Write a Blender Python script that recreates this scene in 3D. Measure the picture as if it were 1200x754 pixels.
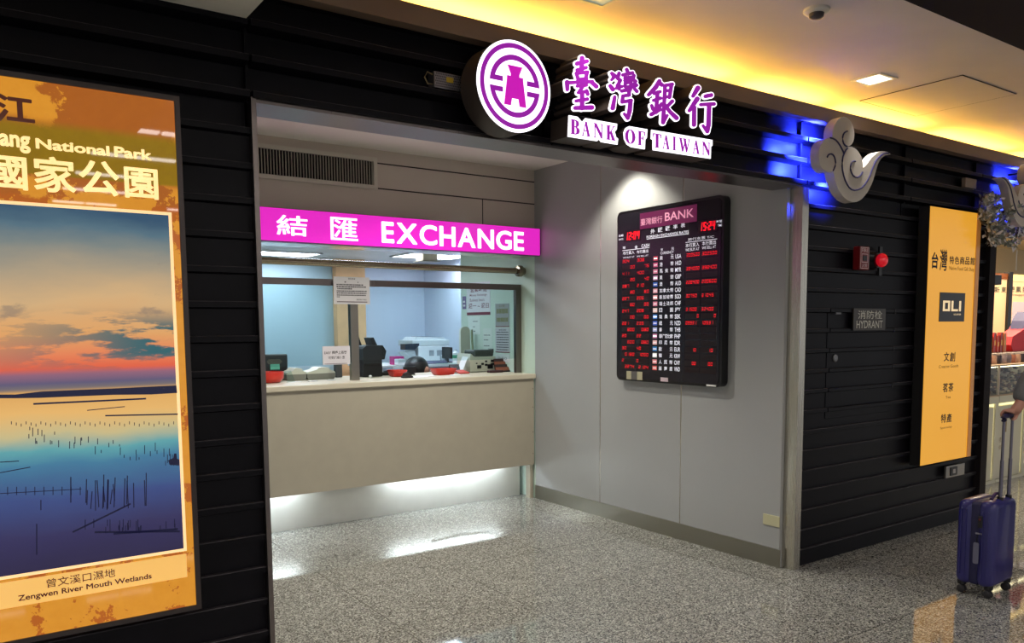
import bpy, bmesh, math, random
import numpy as np
from mathutils import Vector, Matrix

for o in list(bpy.data.objects):
    bpy.data.objects.remove(o)
SC = bpy.context.scene
COL = SC.collection
PI = math.pi

# ------------------------------------------------------------------ camera
YAW, PITCH, ROLL = 0.618304621, 0.0915875210, -0.00589411537
FPX, PPX, PPY = 942.76, 615.484, 467.926
CAM = np.array([0.0, 0.0, 1.60])
_cy, _sy, _cp, _sp = math.cos(YAW), math.sin(YAW), math.cos(PITCH), math.sin(PITCH)
FWD = np.array([_sy*_cp, _cy*_cp, -_sp])
_r = np.array([_cy, -_sy, 0.0]); _u = np.cross(_r, FWD)
RGT = math.cos(ROLL)*_r + math.sin(ROLL)*_u
UPV = -math.sin(ROLL)*_r + math.cos(ROLL)*_u
cd = bpy.data.cameras.new('camera'); cam = bpy.data.objects.new('camera', cd); COL.objects.link(cam)
cd.sensor_width = 36.0; cd.lens = FPX/1200*36.0
cd.shift_x = (600-PPX)/1200; cd.shift_y = (PPY-377)/1200
cd.clip_start = 0.05; cd.clip_end = 100
M = Matrix.Identity(4)
for i in range(3):
    M[i][0], M[i][1], M[i][2], M[i][3] = RGT[i], UPV[i], -FWD[i], CAM[i]
cam.matrix_world = M
SC.camera = cam

# ------------------------------------------------------------------ view, world, main lights
SC.view_settings.view_transform = 'Standard'; SC.view_settings.look = 'None'
SC.view_settings.exposure = 0.0; SC.view_settings.gamma = 1.0; SC.view_settings.use_curve_mapping = False
W_ = bpy.data.worlds.new('world'); SC.world = W_; W_.use_nodes = True
W_.node_tree.nodes['Background'].inputs[0].default_value = (0.93, 0.96, 1.0, 1)
W_.node_tree.nodes['Background'].inputs[1].default_value = 0.5

HALL_STRENGTH = 13.0       # fluorescent luminaires of the high hall behind the camera
DOWN_W = 46.0              # recessed downlights of the low ceiling, W each
BOOTH_W = 105.0             # downlights in the booth ceiling
STAFF_STRENGTH = 17.0      # louvre luminaires of the staff room
COVE_STRENGTH = 52.0       # warm tubes on top of the fascia
TOE_STRENGTH = 38.0        # tubes under the counter
BLUE_W = 46.0               # blue lamps behind the cloud ornaments
SHOP_W = 190.0

def lamp(name, kind, loc, power, color=(1, 1, 1), size=0.1, rot=None, size_y=None, spot=None, blend=0.3, parent=None):
    d = bpy.data.lights.new(name, kind); d.energy = power; d.color = color
    if kind == 'AREA':
        d.size = size
        if size_y: d.shape = 'RECTANGLE'; d.size_y = size_y
    else:
        d.shadow_soft_size = size
    if kind == 'SPOT': d.spot_size = spot; d.spot_blend = blend
    o = bpy.data.objects.new(name, d); COL.objects.link(o); o.location = loc
    if rot: o.rotation_euler = rot
    return o

# ------------------------------------------------------------------ picture <-> place
def ray(u, v):
    return FWD + (u-PPX)/FPX*RGT - (v-PPY)/FPX*UPV
def ony(u, v, y):
    d = ray(u, v); return CAM + d*((y-CAM[1])/d[1])
def onx(u, v, x):
    d = ray(u, v); return CAM + d*((x-CAM[0])/d[0])
def onz(u, v, z):
    d = ray(u, v); return CAM + d*((z-CAM[2])/d[2])

# ------------------------------------------------------------------ materials
def lin(c):
    def f(x):
        x /= 255.0
        return x/12.92 if x <= 0.04045 else ((x+0.055)/1.055)**2.4
    return (f(c[0]), f(c[1]), f(c[2]), 1.0)
def pmat(name, col, rough=0.5, metal=0.0, spec=0.5, emit=None, estr=1.0, coat=0.0, var=0.0, vscale=20.0):
    m = bpy.data.materials.new(name); m.use_nodes = True
    nt = m.node_tree; b = nt.nodes['Principled BSDF']
    c = lin(col)
    b.inputs['Base Color'].default_value = c
    b.inputs['Roughness'].default_value = rough; b.inputs['Metallic'].default_value = metal
    b.inputs['Specular IOR Level'].default_value = spec
    b.inputs['Coat Weight'].default_value = coat; b.inputs['Coat Roughness'].default_value = 0.04
    if emit is not None:
        b.inputs['Emission Color'].default_value = lin(emit); b.inputs['Emission Strength'].default_value = estr
    if var > 0:
        tc = nt.nodes.new('ShaderNodeTexCoord'); n = nt.nodes.new('ShaderNodeTexNoise')
        n.inputs['Scale'].default_value = vscale; n.inputs['Detail'].default_value = 6
        nt.links.new(tc.outputs['Object'], n.inputs['Vector'])
        r = nt.nodes.new('ShaderNodeValToRGB')
        r.color_ramp.elements[0].position = 0.3; r.color_ramp.elements[1].position = 0.7
        r.color_ramp.elements[0].color = tuple(x*(1-var) for x in c[:3])+(1,)
        r.color_ramp.elements[1].color = tuple(min(1, x*(1+var)) for x in c[:3])+(1,)
        nt.links.new(n.outputs['Fac'], r.inputs['Fac'])
        nt.links.new(r.outputs['Color'], b.inputs['Base Color'])
    return m

# ------------------------------------------------------------------ mesh builder
class Fr:                                   # a flat frame: a = to the viewer's right, b = up, c = towards the viewer
    def __init__(s, o, ex, ez, n):
        s.o, s.ex, s.ez, s.n = [np.array(x, float) for x in (o, ex, ez, n)]
    def __call__(s, a, b, c=0.0):
        return s.o + a*s.ex + b*s.ez + c*s.n
def FY(y): return Fr((0, y, 0), (1, 0, 0), (0, 0, 1), (0, -1, 0))        # faces the camera side (-Y)
def FX(x): return Fr((x, 0, 0), (0, -1, 0), (0, 0, 1), (-1, 0, 0))       # faces -X
def FZ(z): return Fr((0, 0, z), (1, 0, 0), (0, 1, 0), (0, 0, 1))         # faces up

WL = {}
def wloc(o): return WL[o.name]
class MB:
    def __init__(s): s.v, s.f, s.m, s.uv = [], [], [], None
    def add(s, vs, fs, mat=0):
        k = len(s.v); s.v += [tuple(map(float, p)) for p in vs]
        for f in fs: s.f.append(tuple(i+k for i in f)); s.m.append(mat)
        return s
    def box(s, lo, hi, mat=0):
        x0, y0, z0 = lo; x1, y1, z1 = hi
        vs = [(x0,y0,z0),(x1,y0,z0),(x1,y1,z0),(x0,y1,z0),(x0,y0,z1),(x1,y0,z1),(x1,y1,z1),(x0,y1,z1)]
        return s.add(vs, [(0,3,2,1),(4,5,6,7),(0,1,5,4),(1,2,6,5),(2,3,7,6),(3,0,4,7)], mat)
    def fbox(s, F, a0, a1, b0, b1, c0, c1, mat=0):
        vs = [F(a,b,c) for c in (c0,c1) for b in (b0,b1) for a in (a0,a1)]
        return s.add(vs, [(0,2,3,1),(4,5,7,6),(0,1,5,4),(1,3,7,5),(3,2,6,7),(2,0,4,6)], mat)
    def prism(s, F, poly, c0, c1, mat=0, side=None):       # poly counter-clockwise in (a,b)
        n = len(poly)
        A = sum(poly[i][0]*poly[(i+1)%n][1]-poly[(i+1)%n][0]*poly[i][1] for i in range(n))
        if A < 0: poly = poly[::-1]
        vs = [F(a,b,c0) for a,b in poly] + [F(a,b,c1) for a,b in poly]
        s.add(vs, [tuple(range(n-1,-1,-1)), tuple(range(n,2*n))], mat)
        k = len(s.v)-2*n
        for i in range(n):
            j = (i+1)%n
            s.f.append((k+i,k+j,k+n+j,k+n+i)); s.m.append(mat if side is None else side)
        return s
    def tube(s, pts, r, seg=10, mat=0, caps=True, up=(0,0,1)):
        pts = [np.array(p, float) for p in pts]; n = len(pts)
        rs = r if isinstance(r, (list, tuple)) else [r]*n
        k = len(s.v)
        for i, p in enumerate(pts):
            t = pts[min(i+1,n-1)]-pts[max(i-1,0)]; t = t/np.linalg.norm(t)
            a = np.cross(t, up)
            if np.linalg.norm(a) < 1e-3: a = np.cross(t, (1,0,0))
            a /= np.linalg.norm(a); b = np.cross(a, t)
            for j in range(seg):
                q = 2*PI*j/seg
                s.v.append(tuple(p+rs[i]*(math.cos(q)*a+math.sin(q)*b)))
        for i in range(n-1):
            for j in range(seg):
                j2 = (j+1)%seg
                s.f.append((k+i*seg+j, k+i*seg+j2, k+(i+1)*seg+j2, k+(i+1)*seg+j)); s.m.append(mat)
        if caps:
            s.f.append(tuple(k+j for j in range(seg-1,-1,-1))); s.m.append(mat)
            s.f.append(tuple(k+(n-1)*seg+j for j in range(seg))); s.m.append(mat)
        return s
    def lathe(s, c, prof, seg=24, mat=0, axis=(0,0,1)):
        c = np.array(c, float); ax = np.array(axis, float); ax /= np.linalg.norm(ax)
        a = np.cross(ax, (0,1,0))
        if np.linalg.norm(a) < 1e-3: a = np.cross(ax, (1,0,0))
        a /= np.linalg.norm(a); b = np.cross(ax, a); k = len(s.v)
        for r, h in prof:
            for j in range(seg):
                q = 2*PI*j/seg; s.v.append(tuple(c+h*ax+r*(math.cos(q)*a+math.sin(q)*b)))
        for i in range(len(prof)-1):
            for j in range(seg):
                j2 = (j+1)%seg
                s.f.append((k+i*seg+j, k+i*seg+j2, k+(i+1)*seg+j2, k+(i+1)*seg+j)); s.m.append(mat)
        if prof[0][0] > 1e-5: s.f.append(tuple(k+j for j in range(seg-1,-1,-1))); s.m.append(mat)
        if prof[-1][0] > 1e-5: s.f.append(tuple(k+(len(prof)-1)*seg+j for j in range(seg))); s.m.append(mat)
        return s
    def rbox(s, F, a0, a1, b0, b1, c0, c1, r=0.01, seg=2, mat=0):       # box with rounded edges
        bm = bmesh.new(); bmesh.ops.create_cube(bm, size=1.0)
        for v in bm.verts:
            v.co = Vector(((a0+a1)/2+v.co.x*(a1-a0), (b0+b1)/2+v.co.y*(b1-b0), (c0+c1)/2+v.co.z*(c1-c0)))
        bmesh.ops.bevel(bm, geom=list(bm.edges), offset=r, segments=seg, affect='EDGES', profile=0.5)
        bm.verts.index_update()
        s.add([F(*v.co) for v in bm.verts], [tuple(v.index for v in f.verts) for f in bm.faces], mat); bm.free()
        return s
    def ball(s, c, rx, ry, rz, seg=16, rings=10, mat=0, z0=-1.0, z1=1.0):
        prof = []
        for i in range(rings+1):
            h = z0+(z1-z0)*i/rings
            h = math.sin(math.asin(max(-1,z0))+(math.asin(min(1,z1))-math.asin(max(-1,z0)))*i/rings)
            prof.append((max(1e-4, math.sqrt(max(0,1-h*h))), h))
        k = len(s.v); s.lathe((0,0,0), prof, seg, mat)
        for i in range(k, len(s.v)):
            x,y,z = s.v[i]; s.v[i] = (c[0]+x*rx, c[1]+y*ry, c[2]+z*rz)
        return s
    def build(s, name, mats, parent=None, smooth=False, origin=None, base=False):
        me = bpy.data.meshes.new(name)
        P = np.array(s.v)
        lo, hi = P.min(0), P.max(0)
        c = (lo+hi)/2
        if base: c[2] = lo[2]
        if origin is not None: c = np.array(origin, float)
        me.from_pydata([tuple(p) for p in (P-c)], [], s.f)
        if not isinstance(mats, (list, tuple)): mats = [mats]
        for m in mats: me.materials.append(m)
        me.polygons.foreach_set('material_index', s.m)
        if smooth:
            me.polygons.foreach_set('use_smooth', [True]*len(me.polygons)); me.set_sharp_from_angle(angle=math.radians(38))
        me.validate(); me.update()
        o = bpy.data.objects.new(name, me); COL.objects.link(o)
        WL[o.name] = c
        if parent is not None: o.parent = parent; o.location = c-wloc(parent)
        else: o.location = c
        return o

def empty(name, loc):
    o = bpy.data.objects.new(name, None); COL.objects.link(o); o.location = loc; o.empty_display_size = 0.1
    WL[o.name] = np.array(loc, float); return o
def tag(o, label, cat, group=None, kind=None):
    if label: o['label'] = label
    if cat: o['category'] = cat
    if group: o['group'] = group
    if kind: o['kind'] = kind
    return o
def thing(name, loc, label, cat, group=None): return tag(empty(name, loc), label, cat, group)
def struct(name, mb, mats, **k):
    o = mb.build(name, mats, **k); o['kind'] = 'structure'; return o
def part(mb, name, mats, parent, label=None, **k):
    o = mb.build(name, mats, parent, **k)
    if label: o['label'] = label
    return o

# ------------------------------------------------------------------ lettering
_cache = {}
def glyphs(txt, offset=0.0):
    """filled outline of a string in the built-in font, as 2D verts + faces"""
    key = (txt, offset)
    if key in _cache: return _cache[key]
    c = bpy.data.curves.new('t', 'FONT'); c.body = txt; c.offset = offset; c.resolution_u = 4
    o = bpy.data.objects.new('t', c); COL.objects.link(o)
    dg = bpy.context.evaluated_depsgraph_get(); ev = o.evaluated_get(dg); me = ev.to_mesh()
    vs = np.array([tuple(v.co)[:2] for v in me.vertices]) if len(me.vertices) else np.zeros((0,2))
    fs = [tuple(p.vertices) for p in me.polygons]
    ev.to_mesh_clear(); bpy.data.objects.remove(o); bpy.data.curves.remove(c)
    _cache[key] = (vs, fs); return vs, fs
def text(mb, F, txt, a0, b0, a1, b1, c=0.001, mat=0, offset=0.0, keep=False, up=None):
    """fit a string in the box (a0,b0)-(a1,b1) of frame F, c metres proud"""
    vs, fs = glyphs(txt, offset)
    if not len(vs): return mb
    lo, hi = vs.min(0), vs.max(0); sz = np.maximum(hi-lo, 1e-6)
    sx, sz_ = (a1-a0)/sz[0], (b1-b0)/sz[1]
    if keep: sx = sz_ = min(abs(sx), abs(sz_))
    pts = []
    for x, y in vs:
        pts.append(F(a0+(x-lo[0])*sx, b0+(y-lo[1])*sz_, c))
    return mb.add(pts, fs, mat)
def loops_mesh(loops, depth):
    """2D loops (holes by even-odd) -> closed solid, z from 0 to depth"""
    c = bpy.data.curves.new('s', 'CURVE'); c.dimensions = '2D'; c.fill_mode = 'BOTH'; c.extrude = depth/2
    for L in loops:
        sp = c.splines.new('POLY'); sp.points.add(len(L)-1); sp.use_cyclic_u = True
        for i, (x, y) in enumerate(L): sp.points[i].co = (x, y, 0, 1)
    o = bpy.data.objects.new('s', c); COL.objects.link(o)
    dg = bpy.context.evaluated_depsgraph_get(); ev = o.evaluated_get(dg); me = ev.to_mesh()
    vs = [tuple(v.co) for v in me.vertices]; fs = [tuple(p.vertices) for p in me.polygons]
    ev.to_mesh_clear(); bpy.data.objects.remove(o); bpy.data.curves.remove(c)
    return [(x, y, z+depth/2) for x, y, z in vs], fs
def solid(mb, F, loops, c0, c1, mat=0):
    vs, fs = loops_mesh(loops, abs(c1-c0))
    return mb.add([F(x, y, min(c0,c1)+z) for x, y, z in vs], fs, mat)
def sdf_strokes(strokes, X, Y):
    D = np.full(X.shape, 1e9)
    for st in strokes:
        for (x0,y0,r0),(x1,y1,r1) in zip(st[:-1], st[1:]):
            dx, dy = x1-x0, y1-y0; L = max(dx*dx+dy*dy, 1e-9)
            t = np.clip(((X-x0)*dx+(Y-y0)*dy)/L, 0, 1)
            D = np.minimum(D, np.hypot(X-x0-t*dx, Y-y0-t*dy)-(r0+(r1-r0)*t))
    return D
def contour(D, xs, ys, level):
    """marching squares: closed loops where D crosses level"""
    D = D-level
    D[0,:] = D[-1,:] = 1e3; D[:,0] = D[:,-1] = 1e3
    ins = D < 0; nxt = {}
    def ptx(j, i):
        a, b = D[j,i], D[j,i+1]; t = min(max(a/(a-b), 0.02), 0.98); return (xs[i]+t*(xs[i+1]-xs[i]), ys[j])
    def pty(j, i):
        a, b = D[j,i], D[j+1,i]; t = min(max(a/(a-b), 0.02), 0.98); return (xs[i], ys[j]+t*(ys[j+1]-ys[j]))
    code = ins[:-1,:-1]*1+ins[:-1,1:]*2+ins[1:,1:]*4+ins[1:,:-1]*8
    J, I = np.nonzero((code > 0) & (code < 15)); pos = {}
    for j, i in zip(J.tolist(), I.tolist()):
        c = int(code[j,i])
        e = {'b':('x',j,i),'t':('x',j+1,i),'l':('y',j,i),'r':('y',j,i+1)}
        tab = {1:['lb'],2:['br'],3:['lr'],4:['rt'],5:['lb','rt'],6:['bt'],7:['lt'],8:['tl'],9:['tb'],10:['br','tl'],11:['tr'],12:['rl'],13:['rb'],14:['bl']}
        for s in tab[c]:
            p, q = e[s[0]], e[s[1]]; nxt.setdefault(p, []).append(q)
            for k in (p, q):
                if k not in pos: pos[k] = ptx(k[1],k[2]) if k[0]=='x' else pty(k[1],k[2])
    loops = []
    while nxt:
        s0 = next(iter(nxt)); L = []; k = s0
        while k in nxt:
            L.append(pos[k]); q = nxt[k].pop()
            if not nxt[k]: del nxt[k]
            k = q
            if k == s0: break
        if len(L) > 5: loops.append(L)
    return loops
def thin(L, step):
    out = [L[0]]
    for p in L[1:]:
        if math.hypot(p[0]-out[-1][0], p[1]-out[-1][1]) > step: out.append(p)
    return out
def stroke_loops(strokes, levels, n=150, pad=0.0):
    P = np.array([p for s in strokes for p in s])
    lo = P[:,:2].min(0)-P[:,2].max()-pad-6; hi = P[:,:2].max(0)+P[:,2].max()+pad+6
    k = max(hi-lo)/n
    xs = np.arange(lo[0], hi[0]+k, k); ys = np.arange(lo[1], hi[1]+k, k)
    X, Y = np.meshgrid(xs, ys); D = sdf_strokes(strokes, X, Y)
    return [[thin(L, k*0.9) for L in contour(D.copy(), xs, ys, lv)] for lv in levels]
def glyph_sdf_loops(txt, levels, n=110, sq=1.0):
    """outline of a glyph grown by each level (in em): rounded, bolder strokes"""
    vs, fs = glyphs(txt)
    lo, hi = vs.min(0), vs.max(0); m = max(levels)+0.03
    k = max(hi-lo+2*m)/n
    xs = np.arange(lo[0]-m, hi[0]+m+k, k); ys = np.arange(lo[1]-m, hi[1]+m+k, k)
    X, Y = np.meshgrid(xs, ys)
    cnt = {}
    for f in fs:
        for a, b in zip(f, f[1:]+f[:1]):
            key = (tuple(np.round(vs[min(a,b)],5)), tuple(np.round(vs[max(a,b)],5))) if True else 0
            key = tuple(sorted(key)); cnt[key] = cnt.get(key, 0)+1
    E = [k_ for k_, c in cnt.items() if c == 1]
    D = np.full(X.shape, 1e9); par = np.zeros(X.shape, int)
    for (x0,y0),(x1,y1) in E:
        dx, dy = x1-x0, y1-y0; L = max(dx*dx+dy*dy, 1e-12)
        t = np.clip(((X-x0)*dx+(Y-y0)*dy)/L, 0, 1)
        D = np.minimum(D, np.hypot(X-x0-t*dx, Y-y0-t*dy))
        c = ((y0 > Y) != (y1 > Y))
        with np.errstate(divide='ignore', invalid='ignore'):
            par += c & (X < dx*(Y-y0)/(dy if dy else 1e-12)+x0)
    D = np.where(par % 2 == 1, -D, D)
    return [contour(D.copy(), xs, ys, lv) for lv in levels], lo, hi
def bold(mb, F, txt, a0, b0, a1, b1, c0, c1, grow=0.03, mat=0, n=110):
    (loops,), lo, hi = glyph_sdf_loops(txt, [grow], n)
    P = np.array([p for L in loops for p in L]); lo, hi = P.min(0), P.max(0)
    sx, sy = (a1-a0)/(hi[0]-lo[0]), (b1-b0)/(hi[1]-lo[1])
    LL = [[(a0+(x-lo[0])*sx, b0+(y-lo[1])*sy) for x, y in L] for L in loops]
    if c1 == c0: c1 = c0+0.0005
    return solid(mb, F, LL, c0, c1, mat)
def pxbox(fn, F, plane, u0, v0, u1, v1):
    """box on a plane spanned by two picture points (lower left, upper right) -> a0,b0,a1,b1"""
    p, q = fn(u0, v0, plane), fn(u1, v1, plane)
    d0, d1 = p-F.o, q-F.o
    return float(d0@F.ex), float(d0@F.ez), float(d1@F.ex), float(d1@F.ez)
def pt(fn, F, plane, u, v):
    d = fn(u, v, plane)-F.o; return float(d@F.ex), float(d@F.ez)

# ================================================================== materials of the setting
def granite():
    m = bpy.data.materials.new('granite'); m.use_nodes = True; nt = m.node_tree; b = nt.nodes['Principled BSDF']; L = nt.links
    tc = nt.nodes.new('ShaderNodeTexCoord')
    def voro(s):
        v = nt.nodes.new('ShaderNodeTexVoronoi'); v.inputs['Scale'].default_value = s; L.new(tc.outputs['Object'], v.inputs['Vector']); return v
    v1 = voro(150.0); sep = nt.nodes.new('ShaderNodeSeparateColor'); L.new(v1.outputs['Color'], sep.inputs[0])
    r1 = nt.nodes.new('ShaderNodeValToRGB'); r1.color_ramp.interpolation = 'CONSTANT'
    e = r1.color_ramp.elements
    e[0].position = 0; e[0].color = lin((80,79,76)); e[1].position = 0.22; e[1].color = lin((122,121,116))
    for p, c in ((0.45,(144,144,138)),(0.68,(170,170,162)),(0.88,(198,198,188))):
        q = e.new(p); q.color = lin(c)
    L.new(sep.outputs[0], r1.inputs['Fac'])
    n = nt.nodes.new('ShaderNodeTexNoise'); n.inputs['Scale'].default_value = 1.4; n.inputs['Detail'].default_value = 3
    L.new(tc.outputs['Object'], n.inputs['Vector'])
    mr = nt.nodes.new('ShaderNodeMapRange'); mr.inputs['To Min'].default_value = 0.86; mr.inputs['To Max'].default_value = 1.1
    L.new(n.outputs['Fac'], mr.inputs['Value'])
    mx = nt.nodes.new('ShaderNodeMix'); mx.data_type = 'RGBA'; mx.blend_type = 'MULTIPLY'; mx.inputs['Factor'].default_value = 1
    L.new(r1.outputs['Color'], mx.inputs['A']); L.new(mr.outputs['Result'], mx.inputs['B'])
    # joints of the slabs
    sx = nt.nodes.new('ShaderNodeSeparateXYZ'); L.new(tc.outputs['Object'], sx.inputs[0])
    def joint(out, off):
        a = nt.nodes.new('ShaderNodeMath'); a.operation = 'ADD'; a.inputs[1].default_value = off; L.new(out, a.inputs[0])
        d = nt.nodes.new('ShaderNodeMath'); d.operation = 'PINGPONG'; d.inputs[1].default_value = 0.37; L.new(a.outputs[0], d.inputs[0])
        c = nt.nodes.new('ShaderNodeMath'); c.operation = 'LESS_THAN'; c.inputs[1].default_value = 0.0022; L.new(d.outputs[0], c.inputs[0]); return c
    jx, jy = joint(sx.outputs['X'], -1.86+7.4), joint(sx.outputs['Y'], -5.25+7.4)
    mm = nt.nodes.new('ShaderNodeMath'); mm.operation = 'MAXIMUM'; L.new(jx.outputs[0], mm.inputs[0]); L.new(jy.outputs[0], mm.inputs[1])
    m2 = nt.nodes.new('ShaderNodeMix'); m2.data_type = 'RGBA'; m2.inputs['B'].default_value = lin((52,48,46))
    L.new(mm.outputs[0], m2.inputs['Factor']); L.new(mx.outputs['Result'], m2.inputs['A'])
    L.new(m2.outputs['Result'], b.inputs['Base Color'])
    b.inputs['Roughness'].default_value = 0.045; b.inputs['IOR'].default_value = 1.55; b.inputs['Specular IOR Level'].default_value = 0.75
    return m
def brushed(name, col, rough=0.28, axis=2, amount=0.06):
    m = pmat(name, col, rough, 1.0); nt = m.node_tree; L = nt.links; b = nt.nodes['Principled BSDF']
    tc = nt.nodes.new('ShaderNodeTexCoord'); mp = nt.nodes.new('ShaderNodeMapping'); s = [260, 260, 260]; s[axis] = 2
    mp.inputs['Scale'].default_value = s; n = nt.nodes.new('ShaderNodeTexNoise'); n.inputs['Scale'].default_value = 1
    L.new(tc.outputs['Object'], mp.inputs[0]); L.new(mp.outputs[0], n.inputs['Vector'])
    mr = nt.nodes.new('ShaderNodeMapRange'); mr.inputs['To Min'].default_value = rough-amount; mr.inputs['To Max'].default_value = rough+amount
    L.new(n.outputs['Fac'], mr.inputs['Value']); L.new(mr.outputs[0], b.inputs['Roughness']); return m
G = {}
G['floor'] = granite()
G['siding'] = pmat('black_siding', (14,12,18), 0.42, spec=0.16, var=0.2, vscale=9)
G['lip_highlight'] = pmat('board_lip_highlight', (58,54,58), 0.45, var=0.5, vscale=14)  # highlight along the board lips, painted as a paler colour
G['fascia'] = pmat('brown_fascia', (128,108,92), 0.55, var=0.06, vscale=4)
G['ceil'] = pmat('ceiling_paint', (226,219,220), 0.8, var=0.03, vscale=3)
G['ceilw'] = pmat('white_soffit', (240,236,224), 0.75)
G['dark'] = pmat('dark_beam_paint', (30,24,26), 0.7, spec=0.2)
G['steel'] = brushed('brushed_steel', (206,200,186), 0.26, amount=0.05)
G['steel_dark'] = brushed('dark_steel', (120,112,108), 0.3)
G['steel_h'] = brushed('brushed_steel_flat', (150,146,136), 0.32, axis=1)
G['panelw'] = pmat('grey_wall_panel', (162,163,162), 0.28, spec=0.45, var=0.025, vscale=2)
G['panelb'] = pmat('glossy_back_panel', (204,194,184), 0.14, spec=0.6)
G['groove'] = pmat('groove_shadow', (42,38,36), 0.7)
G['green'] = pmat('pale_green_wall', (196,214,198), 0.6)
G['teal'] = pmat('pale_blue_wall', (172,198,206), 0.6)
G['bluew'] = pmat('blue_white_wall', (200,210,226), 0.6)
G['wood'] = pmat('light_wood', (222,176,126), 0.5, var=0.08, vscale=6)
G['white'] = pmat('white_paint', (225,225,220), 0.5)
G['black'] = pmat('black_plastic', (22,21,24), 0.4)
G['blackm'] = pmat('matt_black', (20,18,20), 0.7)
G['cream'] = pmat('cream_laminate', (168,161,144), 0.42, var=0.03, vscale=8)
G['text'] = pmat('dark_print', (38,34,36), 0.6)
G['shopw'] = pmat('cream_shop_wall', (214,196,158), 0.6)
G['shopc'] = pmat('shop_ceiling', (215,196,160), 0.7)
G['browntop'] = pmat('shop_brown', (120,70,36), 0.5)

def glass(name, col=(235,245,245), rough=0.0, refl=0.08):
    m = bpy.data.materials.new(name); m.use_nodes = True; nt = m.node_tree; nt.nodes.clear(); L = nt.links
    o = nt.nodes.new('ShaderNodeOutputMaterial'); mx = nt.nodes.new('ShaderNodeMixShader')
    t = nt.nodes.new('ShaderNodeBsdfTransparent'); t.inputs[0].default_value = lin(col)
    g = nt.nodes.new('ShaderNodeBsdfGlossy'); g.inputs['Roughness'].default_value = rough
    f = nt.nodes.new('ShaderNodeFresnel'); f.inputs['IOR'].default_value = 1.45
    gm_ = nt.nodes.new('ShaderNodeNewGeometry'); iv = nt.nodes.new('ShaderNodeMath'); iv.operation = 'SUBTRACT'; iv.inputs[0].default_value = 1.0; L.new(gm_.outputs['Backfacing'], iv.inputs[1])
    ml = nt.nodes.new('ShaderNodeMath'); ml.operation = 'MULTIPLY'; L.new(f.outputs[0], ml.inputs[0]); L.new(iv.outputs[0], ml.inputs[1])
    L.new(ml.outputs[0], mx.inputs[0]); L.new(t.outputs[0], mx.inputs[1]); L.new(g.outputs[0], mx.inputs[2]); L.new(mx.outputs[0], o.inputs[0])
    return m
G['glass'] = glass('clear_glass')

# ================================================================== the setting
struct('floor', MB().box((-8,-22,-0.1), (20,14,0)), G['floor'], origin=(0,0,0))

Z0, DZ = 0.117, 0.1318
LIP = 3.168
def siding(mb, x0, x1, k0, k1, lip=LIP, rec=3.192, back=3.34, zlo=None, lh=0.024):
    """horizontal boards: each course has a lip along its top edge and a recessed face below"""
    for k in range(k0, k1+1):
        zt = Z0+DZ*k; zb = zt-DZ if k > 0 else 0.0
        if zlo is not None: zb = max(zb, zlo)
        prof = [(back,zt),(lip+0.002,zt),(lip,zt-0.003),(lip,zt-lh),(rec,zt-lh-0.006),(rec,zb),(back,zb)]
        n = len(prof); kk = len(mb.v)
        for x in (x0, x1): mb.v += [(x,y,z) for y,z in prof]
        for i in range(n-1):
            mb.f.append((kk+i, kk+i+1, kk+n+i+1, kk+n+i)); mb.m.append(1 if i < 2 else 0)  # top and chamfer faces carry the painted highlight
        mb.f.append(tuple(kk+i for i in range(n-1,-1,-1))); mb.m.append(0)
        mb.f.append(tuple(kk+n+i for i in range(n))); mb.m.append(0)
    return mb
struct('wall_left', siding(MB(), -3.0, 0.977, 0, 17), [G['siding'], G['lip_highlight']])
HX0, HX1 = 4.724, 5.484
wr_ = siding(siding(MB(), 4.442, HX0-0.004, 0, 17), HX1+0.004, 6.80, 0, 17)
siding(siding(wr_, HX0-0.004, HX1+0.004, 0, 6), HX0-0.004, HX1+0.004, 13, 17)
wr_.box((HX0-0.004,3.192,0.90), (HX1+0.004,3.34,0.963)).box((HX0-0.004,3.215,0.963), (HX1+0.004,3.34,1.70))
struct('wall_right', wr_, [G['siding'], G['lip_highlight']])
up = MB()
XS = [-3.0, -1.2, 0.977, 2.4, 4.40, 5.6, 6.62, 8.4, 10.2, 12.0]
for a, b in zip(XS[:-1], XS[1:]):
    siding(up, a+0.006, b-0.006, 18, 21, lip=3.14, rec=3.215, zlo=2.452 if (0.9 < a < 4.3 or a > 6.6) else 2.3595, lh=0.026)
for x in XS[1:-1]:
    up.box((x-0.006,3.19,2.452), (x+0.006,3.33,2.85))
up.box((-3,3.32,2.452), (12,3.36,2.95))
struct('wall_front', up, [G['siding'], G['lip_highlight']])
struct('trim_1', MB().box((-3,3.105,2.853), (14,3.17,2.918)).box((-3,3.12,2.9185), (14,3.34,2.944)), G['fascia'])
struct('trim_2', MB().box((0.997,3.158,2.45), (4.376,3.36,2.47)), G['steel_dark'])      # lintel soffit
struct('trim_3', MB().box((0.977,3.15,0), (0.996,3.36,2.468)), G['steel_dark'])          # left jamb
struct('trim_4', MB().box((4.378,3.155,0), (4.441,3.30,2.449)), G['steel'])              # right jamb
# shop front: dark header and door post to the right of the facade
struct('wall_shop_header', MB().box((6.80,3.16,2.33), (14,3.34,2.452)), G['siding'])
struct('trim_5', MB().box((6.80,3.14,0), (6.90,3.34,2.33)), G['dark'])
# ceilings
struct('ceiling', MB().box((0.97,1.865,3.12), (14,3.60,3.2)), G['ceil'])
struct('wall_cove', MB().box((-3,3.56,2.90), (14,3.60,3.12)), G['ceilw'])
struct('ceiling_beam', MB().box((0.97,1.2,2.90), (14,1.865,3.3)), G['dark'])
struct('ceiling_soffit', MB().box((-6,0.9,2.745), (0.965,3.135,3.3)), G['ceilw'])
struct('ceiling_hall', MB().box((-12,-22,4.75), (20,1.2,4.85)).box((-12,1.2,3.2), (20,1.3,4.85)), G['ceil'])
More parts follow.
